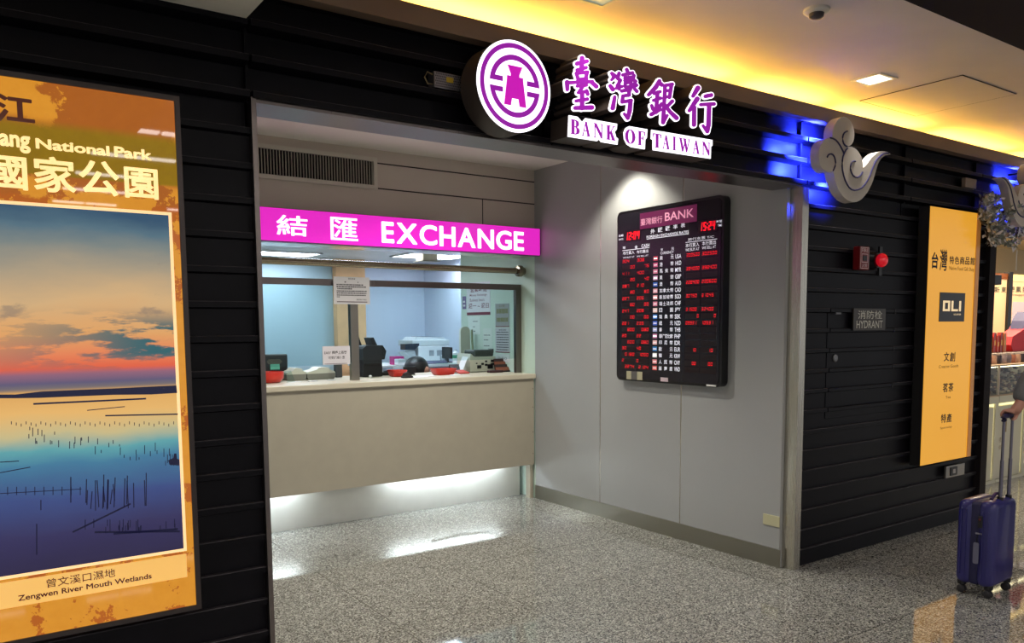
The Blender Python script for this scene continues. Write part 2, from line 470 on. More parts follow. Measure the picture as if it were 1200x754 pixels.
# booth
XW = 4.346
br = MB()
for a, b in ((3.246,4.129),(4.139,5.036),(5.046,5.95)): br.box((XW,a,0), (4.376,b,2.98))
br.box((XW+0.002,3.30,0), (4.44,5.95,2.98), 1)
struct('wall_booth_right', br, [G['panelw'], G['steel']])
struct('baseboard_right', MB().box((XW-0.006,3.236,0), (XW,5.95,0.122)), G['steel_h'])
struct('wall_booth_left', MB().box((0.93,3.36,0), (1.0,6.25,2.98)), G['panelw'])
struct('ceiling_booth', MB().box((0.95,3.602,2.98), (4.42,6.3,3.04)), G['ceilw'])
struct('wall_booth_front', MB().box((0.96,3.36,2.47), (4.42,3.40,2.92)).box((0.96,3.40,2.90), (4.42,3.60,2.92)).box((0.96,3.601,2.90), (4.42,3.64,2.98)), G['ceilw'])
FB = FY(5.95)
bk = MB().box((1.0,5.95,2.222), (XW,6.25,2.98))
zg1 = ony(443,191.5,5.95)[2]; zg2 = ony(443,221,5.95)[2]
for z in (zg1, zg2): bk.fbox(FB, 1.0, XW, z-0.005, z+0.005, -0.002, 0.0015, 1)
for u in (565.5,):
    x = ony(u,245,5.95)[0]; bk.fbox(FB, x-0.004, x+0.004, 2.45, zg2, -0.002, 0.0015, 1)
struct('wall_booth_back', bk, [G['panelb'], G['groove']])
# staff room behind the window
struct('wall_staff_right', MB().box((4.35,5.951,0), (4.43,7.26,2.6)).box((4.44,7.16,0), (5.2,7.26,2.6)), G['green'])
struct('wall_staff_side', MB().box((5.13,7.26,0), (5.2,9.6,2.6)), G['bluew'])
struct('wall_staff_back', MB().box((3.9,9.5,0), (5.13,9.6,2.6)), G['bluew'])
struct('wall_staff_left', MB().box((0.5,9.5,0), (3.86,9.6,2.6)).box((0.5,6.25,0),(0.6,9.5,2.6)), G['teal'])
struct('trim_6', MB().box((3.862,9.38,0), (4.24,9.499,2.42)), G['wood'])          # timber pilaster
struct('ceiling_staff', MB().box((0.5,6.25,2.42), (5.2,9.6,2.5)), G['white'])
# shop to the right
struct('wall_shop_back', MB().box((7.0,6.0,0), (18,6.1,3.0)), G['shopw'])
struct('wall_shop_left', MB().box((6.82,3.342,0), (6.88,6.0,2.9)), G['shopw'])
struct('ceiling_shop', MB().box((6.82,3.34,2.75), (18,6.1,2.85)), G['shopc'])

# ================================================================== ceiling fixtures
E_ = {}
E_['lum'] = pmat('luminaire_glow', (255,255,255), 0.5, emit=(255,246,238), estr=HALL_STRENGTH)
E_['down'] = pmat('downlight_glow', (255,255,255), 0.5, emit=(225,238,245), estr=2.2)
E_['cove'] = pmat('cove_glow', (255,255,255), 0.5, emit=(255,196,84), estr=COVE_STRENGTH)
E_['staff'] = pmat('staff_tube_glow', (255,255,255), 0.5, emit=(232,240,255), estr=STAFF_STRENGTH)
E_['toe'] = pmat('toe_tube_glow', (255,255,255), 0.5, emit=(225,240,255), estr=TOE_STRENGTH)
E_['blue'] = pmat('blue_lamp_glow', (40,40,255), 0.5, emit=(10,20,255), estr=4)

def luminaire(x, y, i, j):
    t = thing('fluorescent_luminaire', (x,y,4.66), 'long white twin-tube luminaire under the high hall ceiling', 'ceiling light', 'luminaires of the high hall')
    part(MB().box((x-0.72,y-0.12,4.68), (x+0.72,y+0.12,4.75)), 'luminaire_body', G['white'], t)
    for d in (-0.36, 0.36):
        part(MB().box((x+d-0.33,y-0.09,4.655), (x+d+0.33,y+0.09,4.68)), 'light_tube', E_['lum'], t)
for j, y in enumerate((-1.2,-3.4,-5.6,-7.8,-10.0,-12.2,-14.4,-16.6)):
    for i, x in enumerate((-7.5,-4.9,-2.3,0.3,2.9,5.5,8.1,10.7)):
        luminaire(x, y, i, j)

def downlight(x, y, z, s, label, watts, name='recessed_downlight', lens=None):
    t = thing(name, (x,y,z), label, 'downlight')
    fr = MB()
    o, w = s/2+0.02, s/2
    for a,b,c,d in ((-o,-o,o,-w),(-o,w,o,o),(-o,-w,-w,w),(w,-w,o,w)):
        fr.box((x+a,y+b,z-0.008), (x+c,y+d,z))
    part(fr, 'trim_ring', G['white'], t)
    part(MB().box((x-w,y-w,z-0.003), (x+w,y+w,z-0.0005)), 'lens', lens or E_['down'], t)
    lamp('downlight_lamp', 'SPOT', (x,y,z-0.03), watts, (1,0.95,0.88), 0.06, (0,0,0), spot=math.radians(66), blend=0.9)
    return t
downlight(4.79, 2.955, 3.12, 0.16, 'small square recessed downlight in the grey ceiling beside the access panel', DOWN_W)
downlight(2.52, 2.93, 3.12, 0.20, 'square recessed downlight at the top edge of the view above the lit characters', DOWN_W*0.5, lens=pmat('dim_lens', (150,170,165), 0.3, emit=(130,156,150), estr=0.6))
downlight(0.2, 2.0, 2.745, 0.20, 'square recessed downlight in the low white soffit above the poster', DOWN_W*0.8)
downlight(7.2, 2.955, 3.12, 0.16, 'small square recessed downlight in front of the shop', DOWN_W)

# access panel in the ceiling
pa = MB().box((5.173,2.604,3.116), (5.878,3.282,3.1195))
po = pa.build('access_panel', G['ceil']); tag(po, 'flat square access panel set in the grey ceiling above the orange sign', 'ceiling panel')
gm = MB()
for a,b,c,d in ((5.165,2.596,5.886,2.603),(5.165,3.283,5.886,3.290),(5.165,2.603,5.172,3.283),(5.879,2.603,5.886,3.283)):
    gm.box((a,b,3.117), (c,d,3.1199))
part(gm, 'shadow_gap', G['groove'], po)
# smoke detector
sd = thing('smoke_detector', (3.518,2.484,3.12), 'round white smoke detector on the grey ceiling', 'smoke detector')
part(MB().lathe((3.518,2.484,3.12), [(0.062,0),(0.062,-0.012),(0.048,-0.02),(0.0,-0.02)], 28), 'detector_base', G['white'], sd, smooth=True)
part(MB().lathe((3.518,2.484,3.10), [(0.036,0),(0.034,-0.016),(0.02,-0.026),(0.0,-0.028)], 24), 'sensor_head', pmat('grey_sensor', (70,66,76), 0.4), sd, smooth=True)
# cove tubes on top of the fascia
cx = [(2.32,0.52),(3.45,0.55),(4.58,0.40),(5.70,0.55),(7.08,0.62),(8.5,0.62),(9.9,0.62)]
for i, (x, L_) in enumerate(cx):
    t = thing('cove_tube_lamp', (x,3.46,2.945), 'warm fluorescent tube lying hidden behind the brown fascia', 'tube light', 'warm tubes in the ceiling cove')
    part(MB().box((x-L_-0.02,3.435,2.982), (x+L_+0.02,3.485,2.988)), 'batten', G['white'], t)
    part(MB().tube([(x-L_,3.46,3.004),(x+L_,3.46,3.004)], 0.013, 8), 'tube', E_['cove'], t)

# ================================================================== booth ceiling
t = thing('round_booth_downlight', (4.08,4.62,2.98), 'round recessed downlight in the booth ceiling close to the rate board', 'downlight')
part(MB().lathe((4.08,4.62,2.98), [(0.085,0),(0.085,-0.006),(0.065,-0.008),(0.065,0)], 28), 'trim_ring', G['white'], t, smooth=True)
part(MB().lathe((4.08,4.62,2.978), [(0.065,0),(0.0,-0.003)], 28), 'lens', E_['down'], t)
lamp('booth_lamp', 'SPOT', (4.08,4.62,2.955), BOOTH_W*0.62, (1,0.95,0.82), 0.04, (0,0,0), spot=math.radians(108), blend=0.5)
for x, y, lab in ((1.9,4.62,'round recessed downlight in the booth ceiling behind the left jamb'), (2.95,4.9,'round recessed downlight in the middle of the booth ceiling')):
    t = thing('round_booth_downlight', (x,y,2.98), lab, 'downlight')
    part(MB().lathe((x,y,2.98), [(0.085,0),(0.085,-0.006),(0.065,-0.008),(0.065,0)], 28), 'trim_ring', G['white'], t, smooth=True)
    part(MB().lathe((x,y,2.978), [(0.065,0),(0.0,-0.003)], 28), 'lens', E_['down'], t)
    lamp('booth_lamp', 'SPOT', (x,y,2.955), BOOTH_W*1.05, (1,0.95,0.84), 0.05, (0,0,0), spot=math.radians(130), blend=0.6)

# ventilation grille on the back wall
gx0, gz0, gx1, gz1 = 1.55, 2.672, 2.806, 2.916
t = thing('ventilation_grille', (2.18,5.94,2.672), 'long metal air grille with thin upright fins high on the booth back wall', 'grille')
fr = MB(); w = 0.03
for a,b,c,d in ((gx0,gz0,gx1,gz0+w),(gx0,gz1-w,gx1,gz1),(gx0,gz0+w,gx0+w,gz1-w),(gx1-w,gz0+w,gx1,gz1-w)): fr.fbox(FB, a, c, b, d, 0.0005, 0.022)
part(fr, 'grille_frame', pmat('grille_grey', (206,202,190), 0.5), t)
part(MB().fbox(FB, gx0+w, gx1-w, gz0+w, gz1-w, 0.0005, 0.002), 'grille_backing', pmat('duct_dark', (10,10,10), 0.8, spec=0.1), t)
fin = MB(); n = 54
for i in range(n):
    x = gx0+w+(i+0.5)*(gx1-gx0-2*w)/n; fin.fbox(FB, x-0.0022, x+0.0022, gz0+w, gz1-w, 0.004, 0.018)
part(fin, 'fins', pmat('fin_grey', (186,180,166), 0.5), t)

# ================================================================== counter
XL = 1.0
t = thing('service_counter', (2.67,6.2,0), 'long cream exchange counter with a lit toe recess under the magenta sign', 'counter')
part(MB().box((XL,5.95,0.317), (4.330,5.972,1.1125)), 'front_panel', G['cream'], t, 'cream laminate front panel')
part(MB().rbox(FZ(0), XL, 4.342, 5.93, 6.80, 1.113, 1.157, 0.006), 'worktop', pmat('worktop_cream', (196,188,168), 0.4), t)
part(MB().box((XL,6.15,0), (4.305,6.175,0.42)), 'kick_panel', pmat('kick_white', (214,212,202), 0.45, var=0.05, vscale=5), t, 'white kick panel set back under the front panel')
part(MB().box((XL,5.972,0.40), (4.33,6.15,0.42)), 'bottom_board', G['cream'], t)
part(MB().box((4.300,5.974,0), (4.334,6.04,0.40)), 'side_post', G['cream'], t)
for x in (4.326,):
    scr = MB()
    for z in (0.42, 0.62, 0.85, 1.02): scr.lathe((4.318,5.95,z), [(0.005,0),(0.004,0.002),(0,0.0025)], 10, axis=(0,-1,0))
    part(scr, 'screws', G['steel_dark'], t)
for a, b in ((1.15,2.15),(2.95,4.05)):
    q = part(MB().box((a-0.03,6.03,0.375), (b+0.03,6.09,0.3995)), 'lamp_batten', G['white'], t)
    part(MB().tube([(a,6.06,0.358),(b,6.06,0.358)], 0.0125, 8), 'toe_tube', E_['toe'], q)
# power flex and dent marks seen under the panel
fx = [tuple(onz(0,0,0)) for _ in ()]
cab = MB().tube([(3.35,6.144,0.30),(3.6,6.144,0.286),(3.85,6.144,0.298),(4.0,6.144,0.33),(4.05,6.12,0.37)], 0.004, 6)
part(cab, 'lamp_cable', pmat('grey_cable', (120,118,112), 0.5), t)

# ================================================================== teller window
F62 = FY(6.2)
zb0, zb1 = ony(306,333,6.2)[2], ony(306,325,6.2)[2]
xp0, xp1 = ony(409,380,6.2)[0], ony(418,380,6.2)[0]
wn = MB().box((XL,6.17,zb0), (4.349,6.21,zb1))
wo = struct('window_1', wn, G['steel_dark'])
part(MB().box((xp0,6.165,1.157), (xp1,6.215,zb0)), 'window_post', brushed('post_steel', (150,144,134), 0.3), wo)
part(MB().box((4.29,6.17,1.157), (4.349,6.21,zb0)), 'window_post', G['steel_dark'], wo)
part(MB().box((XL,6.188,1.29), (xp0,6.194,zb0)), 'glass_pane', G['glass'], wo)
part(MB().box((xp1,6.188,1.29), (4.29,6.194,zb0)), 'glass_pane', G['glass'], wo)
zt = ony(306,305,6.10)[2]
xe = onx(605,318,4.349)
t = thing('security_rail', (2.7,6.10,zt-0.03), 'round polished metal rail across the top of the teller window', 'rail')
part(MB().tube([(XL+0.001,6.12,zt),(4.29,6.12,zt)], 0.027, 16), 'tube', pmat('polished_steel', (170,158,136), 0.18, 1.0), t, smooth=True)
part(MB().lathe((4.265,6.12,zt), [(0.027,0),(0.048,0.004),(0.052,0.02),(0.052,0.05),(0.04,0.064),(0.034,0.0825)], 24, axis=(1,0,0)), 'end_flange', pmat('flange_steel', (150,138,118), 0.22, 1.0), t, smooth=True)

# staff room luminaires
for x0, x1, y0, y1, lab in ((2.55,3.45,8.75,9.25,'bright louvred ceiling light in the staff room near the left jamb'),
                            (4.25,5.05,8.1,8.7,'bright louvred ceiling light in the staff room above the copier'),
                            (2.4,3.6,6.75,7.35,'unseen louvred ceiling light added behind the teller window to brighten the counter things')):  # last fixture is added, hidden by the lintel, to brighten the counter things
    t = thing('louvre_light', ((x0+x1)/2,(y0+y1)/2,2.42), lab, 'ceiling light')
    m_ = MB().box((x0,y0,2.405), (x1,y0+0.02,2.42)).box((x0,y1-0.02,2.405), (x1,y1,2.42)).box((x0,y0,2.405), (x0+0.02,y1,2.42)).box((x1-0.02,y0,2.405), (x1,y1,2.42))
    part(m_, 'housing', G['white'], t)
    part(MB().box((x0+0.02,y0+0.02,2.414), (x1-0.02,y1-0.02,2.4195)), 'diffuser', E_['staff'], t)
    lv = MB()
    for i in range(1, 12):
        x = x0+(x1-x0)*i/12; lv.box((x-0.004,y0+0.02,2.402), (x+0.004,y1-0.02,2.413))
    part(lv, 'louvre_blades', pmat('louvre_metal', (190,195,200), 0.25, 0.9), t)
# dome camera and bracket under the staff ceiling
p = onz(380,302,2.42)
t = thing('dome_camera', tuple(p), 'small black dome camera under the staff room ceiling', 'camera')
part(MB().lathe(p, [(0.06,0),(0.06,-0.02),(0.045,-0.03)], 20), 'camera_base', G['white'], t, smooth=True)
part(MB().ball((p[0],p[1],2.392), 0.045,0.045,0.045, 16, 8, z0=-1, z1=0.0), 'dome', G['black'], t, smooth=True)
p = onz(500,297,2.42)
t = thing('ceiling_bracket', tuple(p), 'cream square box hanging under the staff room ceiling', 'bracket')
part(MB().rbox(FZ(0), p[0]-0.09, p[0]+0.09, p[1]-0.09, p[1]+0.09, 2.33, 2.4195, 0.008), 'bracket_box', pmat('bracket_cream', (214,200,172), 0.5), t)
part(MB().box((p[0]-0.11,p[1]-0.11,2.322), (p[0]+0.11,p[1]+0.11,2.33)), 'bracket_plate', G['cream'], t)

# ================================================================== exchange sign
S = {}
S['mag'] = pmat('magenta_lightbox', (200,30,170), 0.25, emit=(216,36,186), estr=0.98)
S['magside'] = pmat('magenta_side', (96,18,84), 0.4)
S['litwhite'] = pmat('lit_white', (255,255,255), 0.4, emit=(255,250,255), estr=1.25)
YS = 5.85; FS = FY(YS)
t = thing('exchange_sign', (2.66,5.9,2.217), 'long backlit magenta sign with white characters and the word EXCHANGE over the counter', 'sign')
sb = MB().fbox(FS, XL+0.001, 4.335, 2.217, 2.457, -0.098, -0.004, 1)
part(sb, 'sign_case', [S['mag'], S['magside']], t)
part(MB().fbox(FS, XL+0.001, 4.332, 2.220, 2.454, -0.004, 0.0), 'lit_face', S['mag'], t)
l = MB()
bold(l, FS, '結', *pxbox(ony, FS, YS, 324.4,275.3, 360,254.2), 0.0005, 0.004, grow=0.012)
part(l, 'lettering', S['litwhite'], t, 'first white character'); l = MB()
bold(l, FS, '匯', *pxbox(ony, FS, YS, 387.7,281.0, 418.9,256.6), 0.0005, 0.004, grow=0.008)
part(l, 'lettering', S['litwhite'], t, 'second white character'); l = MB()
b_ = pxbox(ony, FS, YS, 447.4,284.4, 613.6,272.3)
def rounded_word(mb, F, word, a0, b0, a1, b1, c0, c1, grow, gap=0.10, n=90):
    ws = []
    for ch in word:
        vs, _ = glyphs(ch); ws.append(float(vs[:,0].max()-vs[:,0].min())+2*grow)
    tot = sum(ws)+gap*(len(word)-1); k = (a1-a0)/tot; x = a0
    for ch, w in zip(word, ws):
        bold(mb, F, ch, x, b0, x+w*k, b1, c0, c1, grow=grow, n=n); x += (w+gap)*k
    return mb
rounded_word(l, FS, 'EXCHANGE', *b_, 0.0005, 0.004, 0.022, gap=0.10)
part(l, 'lettering', S['litwhite'], t, 'white word EXCHANGE')

# ================================================================== the bank sign: emblem, characters, words
S['purple'] = pmat('lit_purple', (140,24,150), 0.35, emit=(140,24,154), estr=0.9)
S['purple2'] = pmat('lit_magenta_coin', (180,20,160), 0.35, emit=(192,20,172), estr=0.95)
S['halo'] = pmat('lit_white_halo', (250,250,255), 0.4, emit=(250,246,255), estr=1.5)
S['ret'] = pmat('letter_return', (74,64,58), 0.5, spec=0.3)
YB = 3.0; FBK = FY(YB)
ec = (2.088, 2.648); R = 0.196
t = thing('round_emblem_sign', (ec[0],3.05,ec[1]-R), 'round backlit sign with a purple old-coin emblem in two rings beside the characters', 'sign')
FE = Fr((ec[0],YB,ec[1]), (1,0,0), (0,0,1), (0,-1,0))
def circ(r, n=72): return [(r*math.cos(2*PI*i/n), r*math.sin(2*PI*i/n)) for i in range(n)]
part(MB().prism(FE, circ(R*0.99), -0.14, -0.006), 'emblem_can', S['ret'], t, smooth=True)
part(MB().prism(FE, circ(R), -0.006, 0.0), 'lit_disc', S['halo'], t)
m_ = MB(); solid(m_, FE, [circ(R*0.93), circ(R*0.825)[::-1]], 0.0005, 0.003)
def cring(s):
    r0, r1 = 0.565*R, 0.68*R; z0, z1 = 0.06*R, 0.17*R; xb = 0.33*R
    a0 = math.asin(z0/r1); N = 40
    outer = [(r1*math.cos(a0+(PI-2*a0)*i/N), r1*math.sin(a0+(PI-2*a0)*i/N)) for i in range(N+1)]
    ai = math.asin(z1/r0)
    inner = [(r0*math.cos(PI-ai-(PI-2*ai)*i/N), r0*math.sin(PI-ai-(PI-2*ai)*i/N)) for i in range(N+1)]
    P = outer+[(-xb,z0),(-xb,z1)]+inner+[(xb,z1),(xb,z0)]
    return [(x, s*y) for x, y in P]
solid(m_, FE, [cring(1)], 0.0005, 0.003); solid(m_, FE, [cring(-1)], 0.0005, 0.003)
part(m_, 'ring_emblem', S['purple'], t)
coin = [(-0.20,0.44),(0.20,0.44),(0.115,0.26),(0.115,0.21),(0.215,0.21),(0.225,0.10),(0.30,-0.43),(0.12,-0.43),(0.09,-0.27),(-0.09,-0.27),(-0.12,-0.43),(-0.30,-0.43),(-0.225,0.10),(-0.215,0.21),(-0.115,0.21),(-0.115,0.26)]
part(MB().prism(FE, [(x*R, y*R) for x, y in coin], 0.0005, 0.004), 'coin_emblem', S['purple2'], t)

cA = lambda x, y: (650+x/7.536, 50+y/7.536)
cB = lambda x, y: (745+x/7.536, 75+y/7.536)
def P_(m, *s): return [[m(x,y)+(r/7.536,) for x,y,r in st] for st in s]
chars = [
 ('first', P_(cA,
   [(196,186,12),(282,166,11)],[(240,136,13),(236,236,12)],[(196,242,8),(275,222,9)],
   [(188,272,8),(288,262,9)],[(190,272,8),(206,328,8)],[(284,264,9),(272,322,8)],[(204,328,8),(280,318,8)],
   [(107,350,13),(110,415,9)],[(110,356,9),(210,350,7),(330,345,9)],[(318,345,10),(366,388,12)],
   [(198,384,8),(276,376,9)],[(252,380,9),(210,440,8)],[(208,442,8),(284,432,8)],[(280,425,8),(290,456,9)],
   [(240,455,11),(240,580,13)],[(188,516,8),(286,500,9)],[(180,578,11),(326,574,14)])),
 ('second', P_(cA,
   [(502,272,8),(524,296,15)],[(488,382,9),(512,414,12)],[(528,482,8),(510,580,13)],[(526,300,10),(500,330,5)],
   [(634,238,9),(644,262,8)],[(600,286,8),(684,268,9)],[(616,314,6),(678,304,6)],[(616,336,6),(678,326,6)],
   [(618,360,6),(672,352,6),(668,388,6),(622,392,6),(618,360,6)],
   [(566,272,9),(554,318,8),(580,334,7),(552,380,9)],[(544,402,8),(592,388,7)],[(566,350,7),(566,410,7)],
   [(698,292,8),(690,330,7),(714,342,7),(690,384,8)],[(690,392,8),(722,378,8)],[(704,410,7),(724,432,9)],
   [(590,428,9),(666,414,10)],[(660,416,9),(650,466,9)],[(600,472,8),(656,464,9)],[(600,474,8),(594,522,9)],
   [(594,526,8),(672,512,10)],[(668,514,11),(660,600,13),(644,668,10)],[(644,668,9),(612,630,5)])),
 ('third', P_(cB,
   [(206,150,10),(176,205,14),(112,272,9)],[(200,160,10),(228,186,11)],
   [(162,262,8),(212,246,8)],[(156,322,8),(216,304,9)],[(190,252,10),(178,428,10)],[(138,368,7),(150,400,9)],[(224,352,7),(206,386,8)],
   [(136,446,11),(212,404,10)],
   [(256,196,9),(246,400,9)],[(252,192,8),(320,180,9)],[(314,182,9),(296,296,9)],[(254,242,7),(300,233,7)],[(250,296,7),(300,288,7)],
   [(246,396,10),(240,516,12)],[(240,516,9),(276,456,6)],[(320,330,10),(276,376,8)],[(256,364,8),(300,424,10),(358,478,13)])),
 ('fourth', P_(cB,
   [(546,214,16),(504,284,9)],[(540,310,15),(472,412,9)],[(514,384,11),(512,538,12)],
   [(614,286,11),(664,276,11)],[(572,360,8),(688,354,10)],[(646,364,12),(640,540,13),(630,596,11)],[(630,598,10),(592,546,5)]))]
words_ = {'first':'stacked roof-like strokes, first of the four','second':'dense water-radical strokes, second of the four','third':'metal radical strokes, third of the four','fourth':'two walking strokes, last of the four'}
for key, st in chars:
    (Lh, Lp) = stroke_loops(st, [2.4, 1.0], n=170, pad=3)
    tw = lambda L: [pt(ony, FBK, YB, u, v) for u, v in L]
    Lh = [tw(L) for L in Lh]; Lp = [tw(L) for L in Lp]
    def area(L): return 0.5*sum(L[i-1][0]*L[i][1]-L[i][0]*L[i-1][1] for i in range(len(L)))
    Lh = [L for L in Lh if abs(area(L)) > 2.5e-4]
    Q = np.array([p for L in Lh for p in L])
    t = thing('channel_character', (float(Q[:,0].mean()),3.08,float(Q[:,1].min())), 'lit purple brush character with a white halo, '+words_[key], 'sign character', 'lit characters over the entrance')
    part(solid(MB(), FBK, Lh, -0.138, -0.006), 'character_can', S['ret'], t)
    part(solid(MB(), FBK, Lh, -0.0058, 0.0), 'white_halo', S['halo'], t)
    part(solid(MB(), FBK, Lp, 0.0006, 0.003), 'purple_strokes', S['purple'], t)

SER = {
 'B': ([[(0,0),(.6,0),(.9,.08),(1,.26),(.93,.42),(.7,.52),(.86,.6),(.93,.75),(.84,.93),(.55,1),(0,1),(0,.95),(.1,.95),(.1,.05),(0,.05)],
        [(.42,.07),(.55,.07),(.64,.15),(.64,.4),(.55,.48),(.42,.48)],[(.42,.55),(.5,.55),(.6,.62),(.6,.87),(.5,.93),(.42,.93)]]),
 'A': ([[(.44,1),(.58,1),(.92,.05),(1,.05),(1,0),(.55,0),(.55,.05),(.66,.05),(.57,.33),(.27,.33),(.18,.05),(.28,.05),(.28,0),(0,0),(0,.05),(.1,.05)],[(.3,.39),(.54,.39),(.42,.77)]]),
 'N': ([[(0,1),(.3,1),(.81,.35),(.81,.95),(.7,.95),(.7,1),(1,1),(1,.95),(.89,.95),(.89,0),(.78,0),(.19,.78),(.19,.05),(.3,.05),(.3,0),(0,0),(0,.05),(.11,.05),(.11,.95),(0,.95)]]),
 'K': ([[(0,1),(.5,1),(.5,.95),(.39,.95),(.39,.52),(.76,.95),(.66,.95),(.66,1),(.96,1),(.96,.95),(.84,.95),(.58,.64),(.92,.05),(1,.05),(1,0),(.55,0),(.55,.05),(.62,.05),(.43,.45),(.39,.41),(.39,.05),(.5,.05),(.5,0),(0,0),(0,.05),(.12,.05),(.12,.95),(0,.95)]]),
 'O': ([[(.5+.5*math.cos(a),.5+.51*math.sin(a)) for a in [2*PI*i/32 for i in range(32)]],[(.5+.2*math.cos(a),.5+.45*math.sin(a)) for a in [2*PI*i/32 for i in range(32)]]]),
 'F': ([[(0,1),(.95,1),(.98,.7),(.92,.7),(.8,.94),(.44,.94),(.44,.54),(.6,.54),(.68,.68),(.73,.68),(.73,.36),(.68,.36),(.6,.48),(.44,.48),(.44,.05),(.56,.05),(.56,0),(0,0),(0,.05),(.12,.05),(.12,.95),(0,.95)]]),
 'T': ([[(0,1),(1,1),(1,.7),(.95,.7),(.85,.94),(.66,.94),(.66,.05),(.8,.05),(.8,0),(.2,0),(.2,.05),(.34,.05),(.34,.94),(.15,.94),(.05,.7),(0,.7)]]),
 'I': ([[(0,1),(1,1),(1,.95),(.8,.95),(.8,.05),(1,.05),(1,0),(0,0),(0,.05),(.2,.05),(.2,.95),(0,.95)]]),
 'W': ([[(0,1),(.3,1),(.3,.95),(.23,.95),(.38,.3),(.48,.68),(.42,.95),(.36,.95),(.36,1),(.66,1),(.66,.95),(.6,.95),(.74,.3),(.88,.95),(.8,.95),(.8,1),(1,1),(1,.95),(.94,.95),(.72,0),(.64,0),(.52,.52),(.36,0),(.28,0),(.06,.95),(0,.95)]]),
}
cC = lambda x, y: (655+x/10.909, 125+y/10.909)
cD = lambda x, y: (745+x/12.0, 140+y/12.0)
plates = [
 ('first word BANK', cC, [(130,110),(240,130),(300,200),(340,148),(745,220),(740,290),(715,322),(732,390),(757,410),(750,485),(545,452),(515,415),(490,440),(118,382)],
   [('B',148,265),('A',290,402),('N',440,566),('K',600,724)], ((150,160),(700,250)), ((145,348),(725,440))),
 ('middle word OF', cC, [(900,250),(1132,290),(1125,400),(1105,420),(1100,545),(930,517),(872,482),(838,410),(832,330),(858,272)],
   [('O',846,976),('F',1006,1102)], ((900,291),(1100,325)), ((900,474),(1050,497))),
 ('last word TAIWAN', cD, [(225,145),(1080,290),(1080,370),(1060,382),(1055,552),(245,430),(245,285),(220,272)],
   [('T',242,356),('A',374,476),('I',518,562),('W',606,766),('A',798,896),('N',930,1048)], ((245,193),(930,312)), ((265,394),(1030,512)))]
for lab, cm, poly, lets, tl, bl in plates:
    tw = lambda L: [pt(ony, FBK, YB, *cm(u, v)) for u, v in L]
    pl = tw(poly); Q = np.array(pl)
    t = thing('letter_plate', (float(Q[:,0].mean()),3.06,float(Q[:,1].min())), 'white lit plate with purple serif capitals, '+lab, 'sign', 'word plates under the characters')
    part(solid(MB(), FBK, [pl], -0.138, -0.006), 'plate_can', S['ret'], t)
    part(solid(MB(), FBK, [pl], -0.0058, 0.0), 'lit_plate', S['halo'], t)
    m_ = MB()
    ln = lambda q, x: q[0][1]+(x-q[0][0])*(q[1][1]-q[0][1])/(q[1][0]-q[0][0])
    for ch, x0, x1 in lets:
        LL = []
        for loop in SER[ch]:
            LL.append(tw([(x0+(x1-x0)*X-0.02*(x1-x0), ln(bl, x0+(x1-x0)*X)+(ln(tl, x0+(x1-x0)*X)-ln(bl, x0+(x1-x0)*X))*Y) for X, Y in loop]))
        solid(m_, FBK, LL, 0.0006, 0.003)
    part(m_, 'serif_letters', S['purple'], t)

# perforated power supply with loose wires tucked into the boards left of the emblem
FP = FY(3.19)
a0,b0 = pt(ony,FP,3.19,504,73); a1,b1 = pt(ony,FP,3.19,537,60)
b0, b1 = 2.632, 2.700
t = thing('power_supply', ((a0+a1)/2,3.18,b0), 'small perforated metal power supply on a board ledge left of the round emblem', 'power supply')
part(MB().rbox(FP, a0, a1, b0, b1, -0.02, 0.035, 0.002), 'supply_case', pmat('zinc', (150,146,150), 0.35, 0.8), t)
hm = MB()
for i in range(15):
    for j in range(6):
        x = a0+0.008+(a1-a0-0.016)*(i+0.5*(j%2))/15; z = b0+0.008+(b1-b0-0.016)*j/5
        hm.fbox(FP, x-0.0022, x+0.0022, z-0.0025, z+0.0025, 0.0349, 0.0356)
part(hm, 'vent_holes', G['blackm'], t)
part(MB().fbox(FP, a0+0.06, a0+0.095, b0+0.03, b0+0.052, 0.0356, 0.0362), 'yellow_label', pmat('yellow_label', (200,170,40), 0.5), t)
part(MB().tube([FP(a1,b0+0.02,0.02),FP(a1+0.03,b0+0.035,0.03),FP(a1+0.05,b0+0.012,0.03),FP(a1+0.03,b0+0.005,0.03),FP(a1+0.065,b0+0.01,0.02)], 0.004, 6), 'red_wires', pmat('red_wire', (170,20,24), 0.4), t)
part(MB().tube([FP(a1,b0+0.035,0.02),FP(a1+0.04,b0+0.05,0.03),FP(a1+0.07,b0+0.035,0.02)], 0.003, 6), 'black_wires', G['black'], t)
part(MB().tube([FP(a0-0.002,b0+0.015,0.02),FP(a0-0.03,b0+0.01,0.03),FP(a0-0.045,b0+0.035,0.03),FP(a0-0.03,b0+0.06,0.03),FP(a0-0.002,b0+0.055,0.02)], 0.003, 6), 'input_wires', pmat('tan_wire', (150,130,90), 0.4), t)

# ================================================================== LED rate board
XB = 4.276; FBD = FX(XB)
BL, BR, BB, BT = -4.765, -3.699, 1.166, 2.468
t = thing('exchange_rate_board', (4.31,4.23,BB), 'tall black electronic rate board with red LED figures on the grey wall', 'rate board')
def rrect(a0,b0,a1,b1,r,n=6):
    P = []
    for cx_, cy_, s in ((a1-r,b0+r,-PI/2),(a1-r,b1-r,0),(a0+r,b1-r,PI/2),(a0+r,b0+r,PI)):
        for i in range(n+1): P.append((cx_+r*math.cos(s+PI/2*i/n), cy_+r*math.sin(s+PI/2*i/n)))
    return P
part(MB().prism(FBD, rrect(BL,BB,BR,BT,0.045), -0.068, -0.004), 'board_housing', pmat('board_black', (16,15,18), 0.3), t, smooth=True)
part(MB().prism(FBD, rrect(BL+0.02,BB+0.02,BR-0.02,BT-0.02,0.03), -0.004, 0.0), 'board_face', pmat('board_screen', (30,28,36), 0.22, spec=0.4), t)
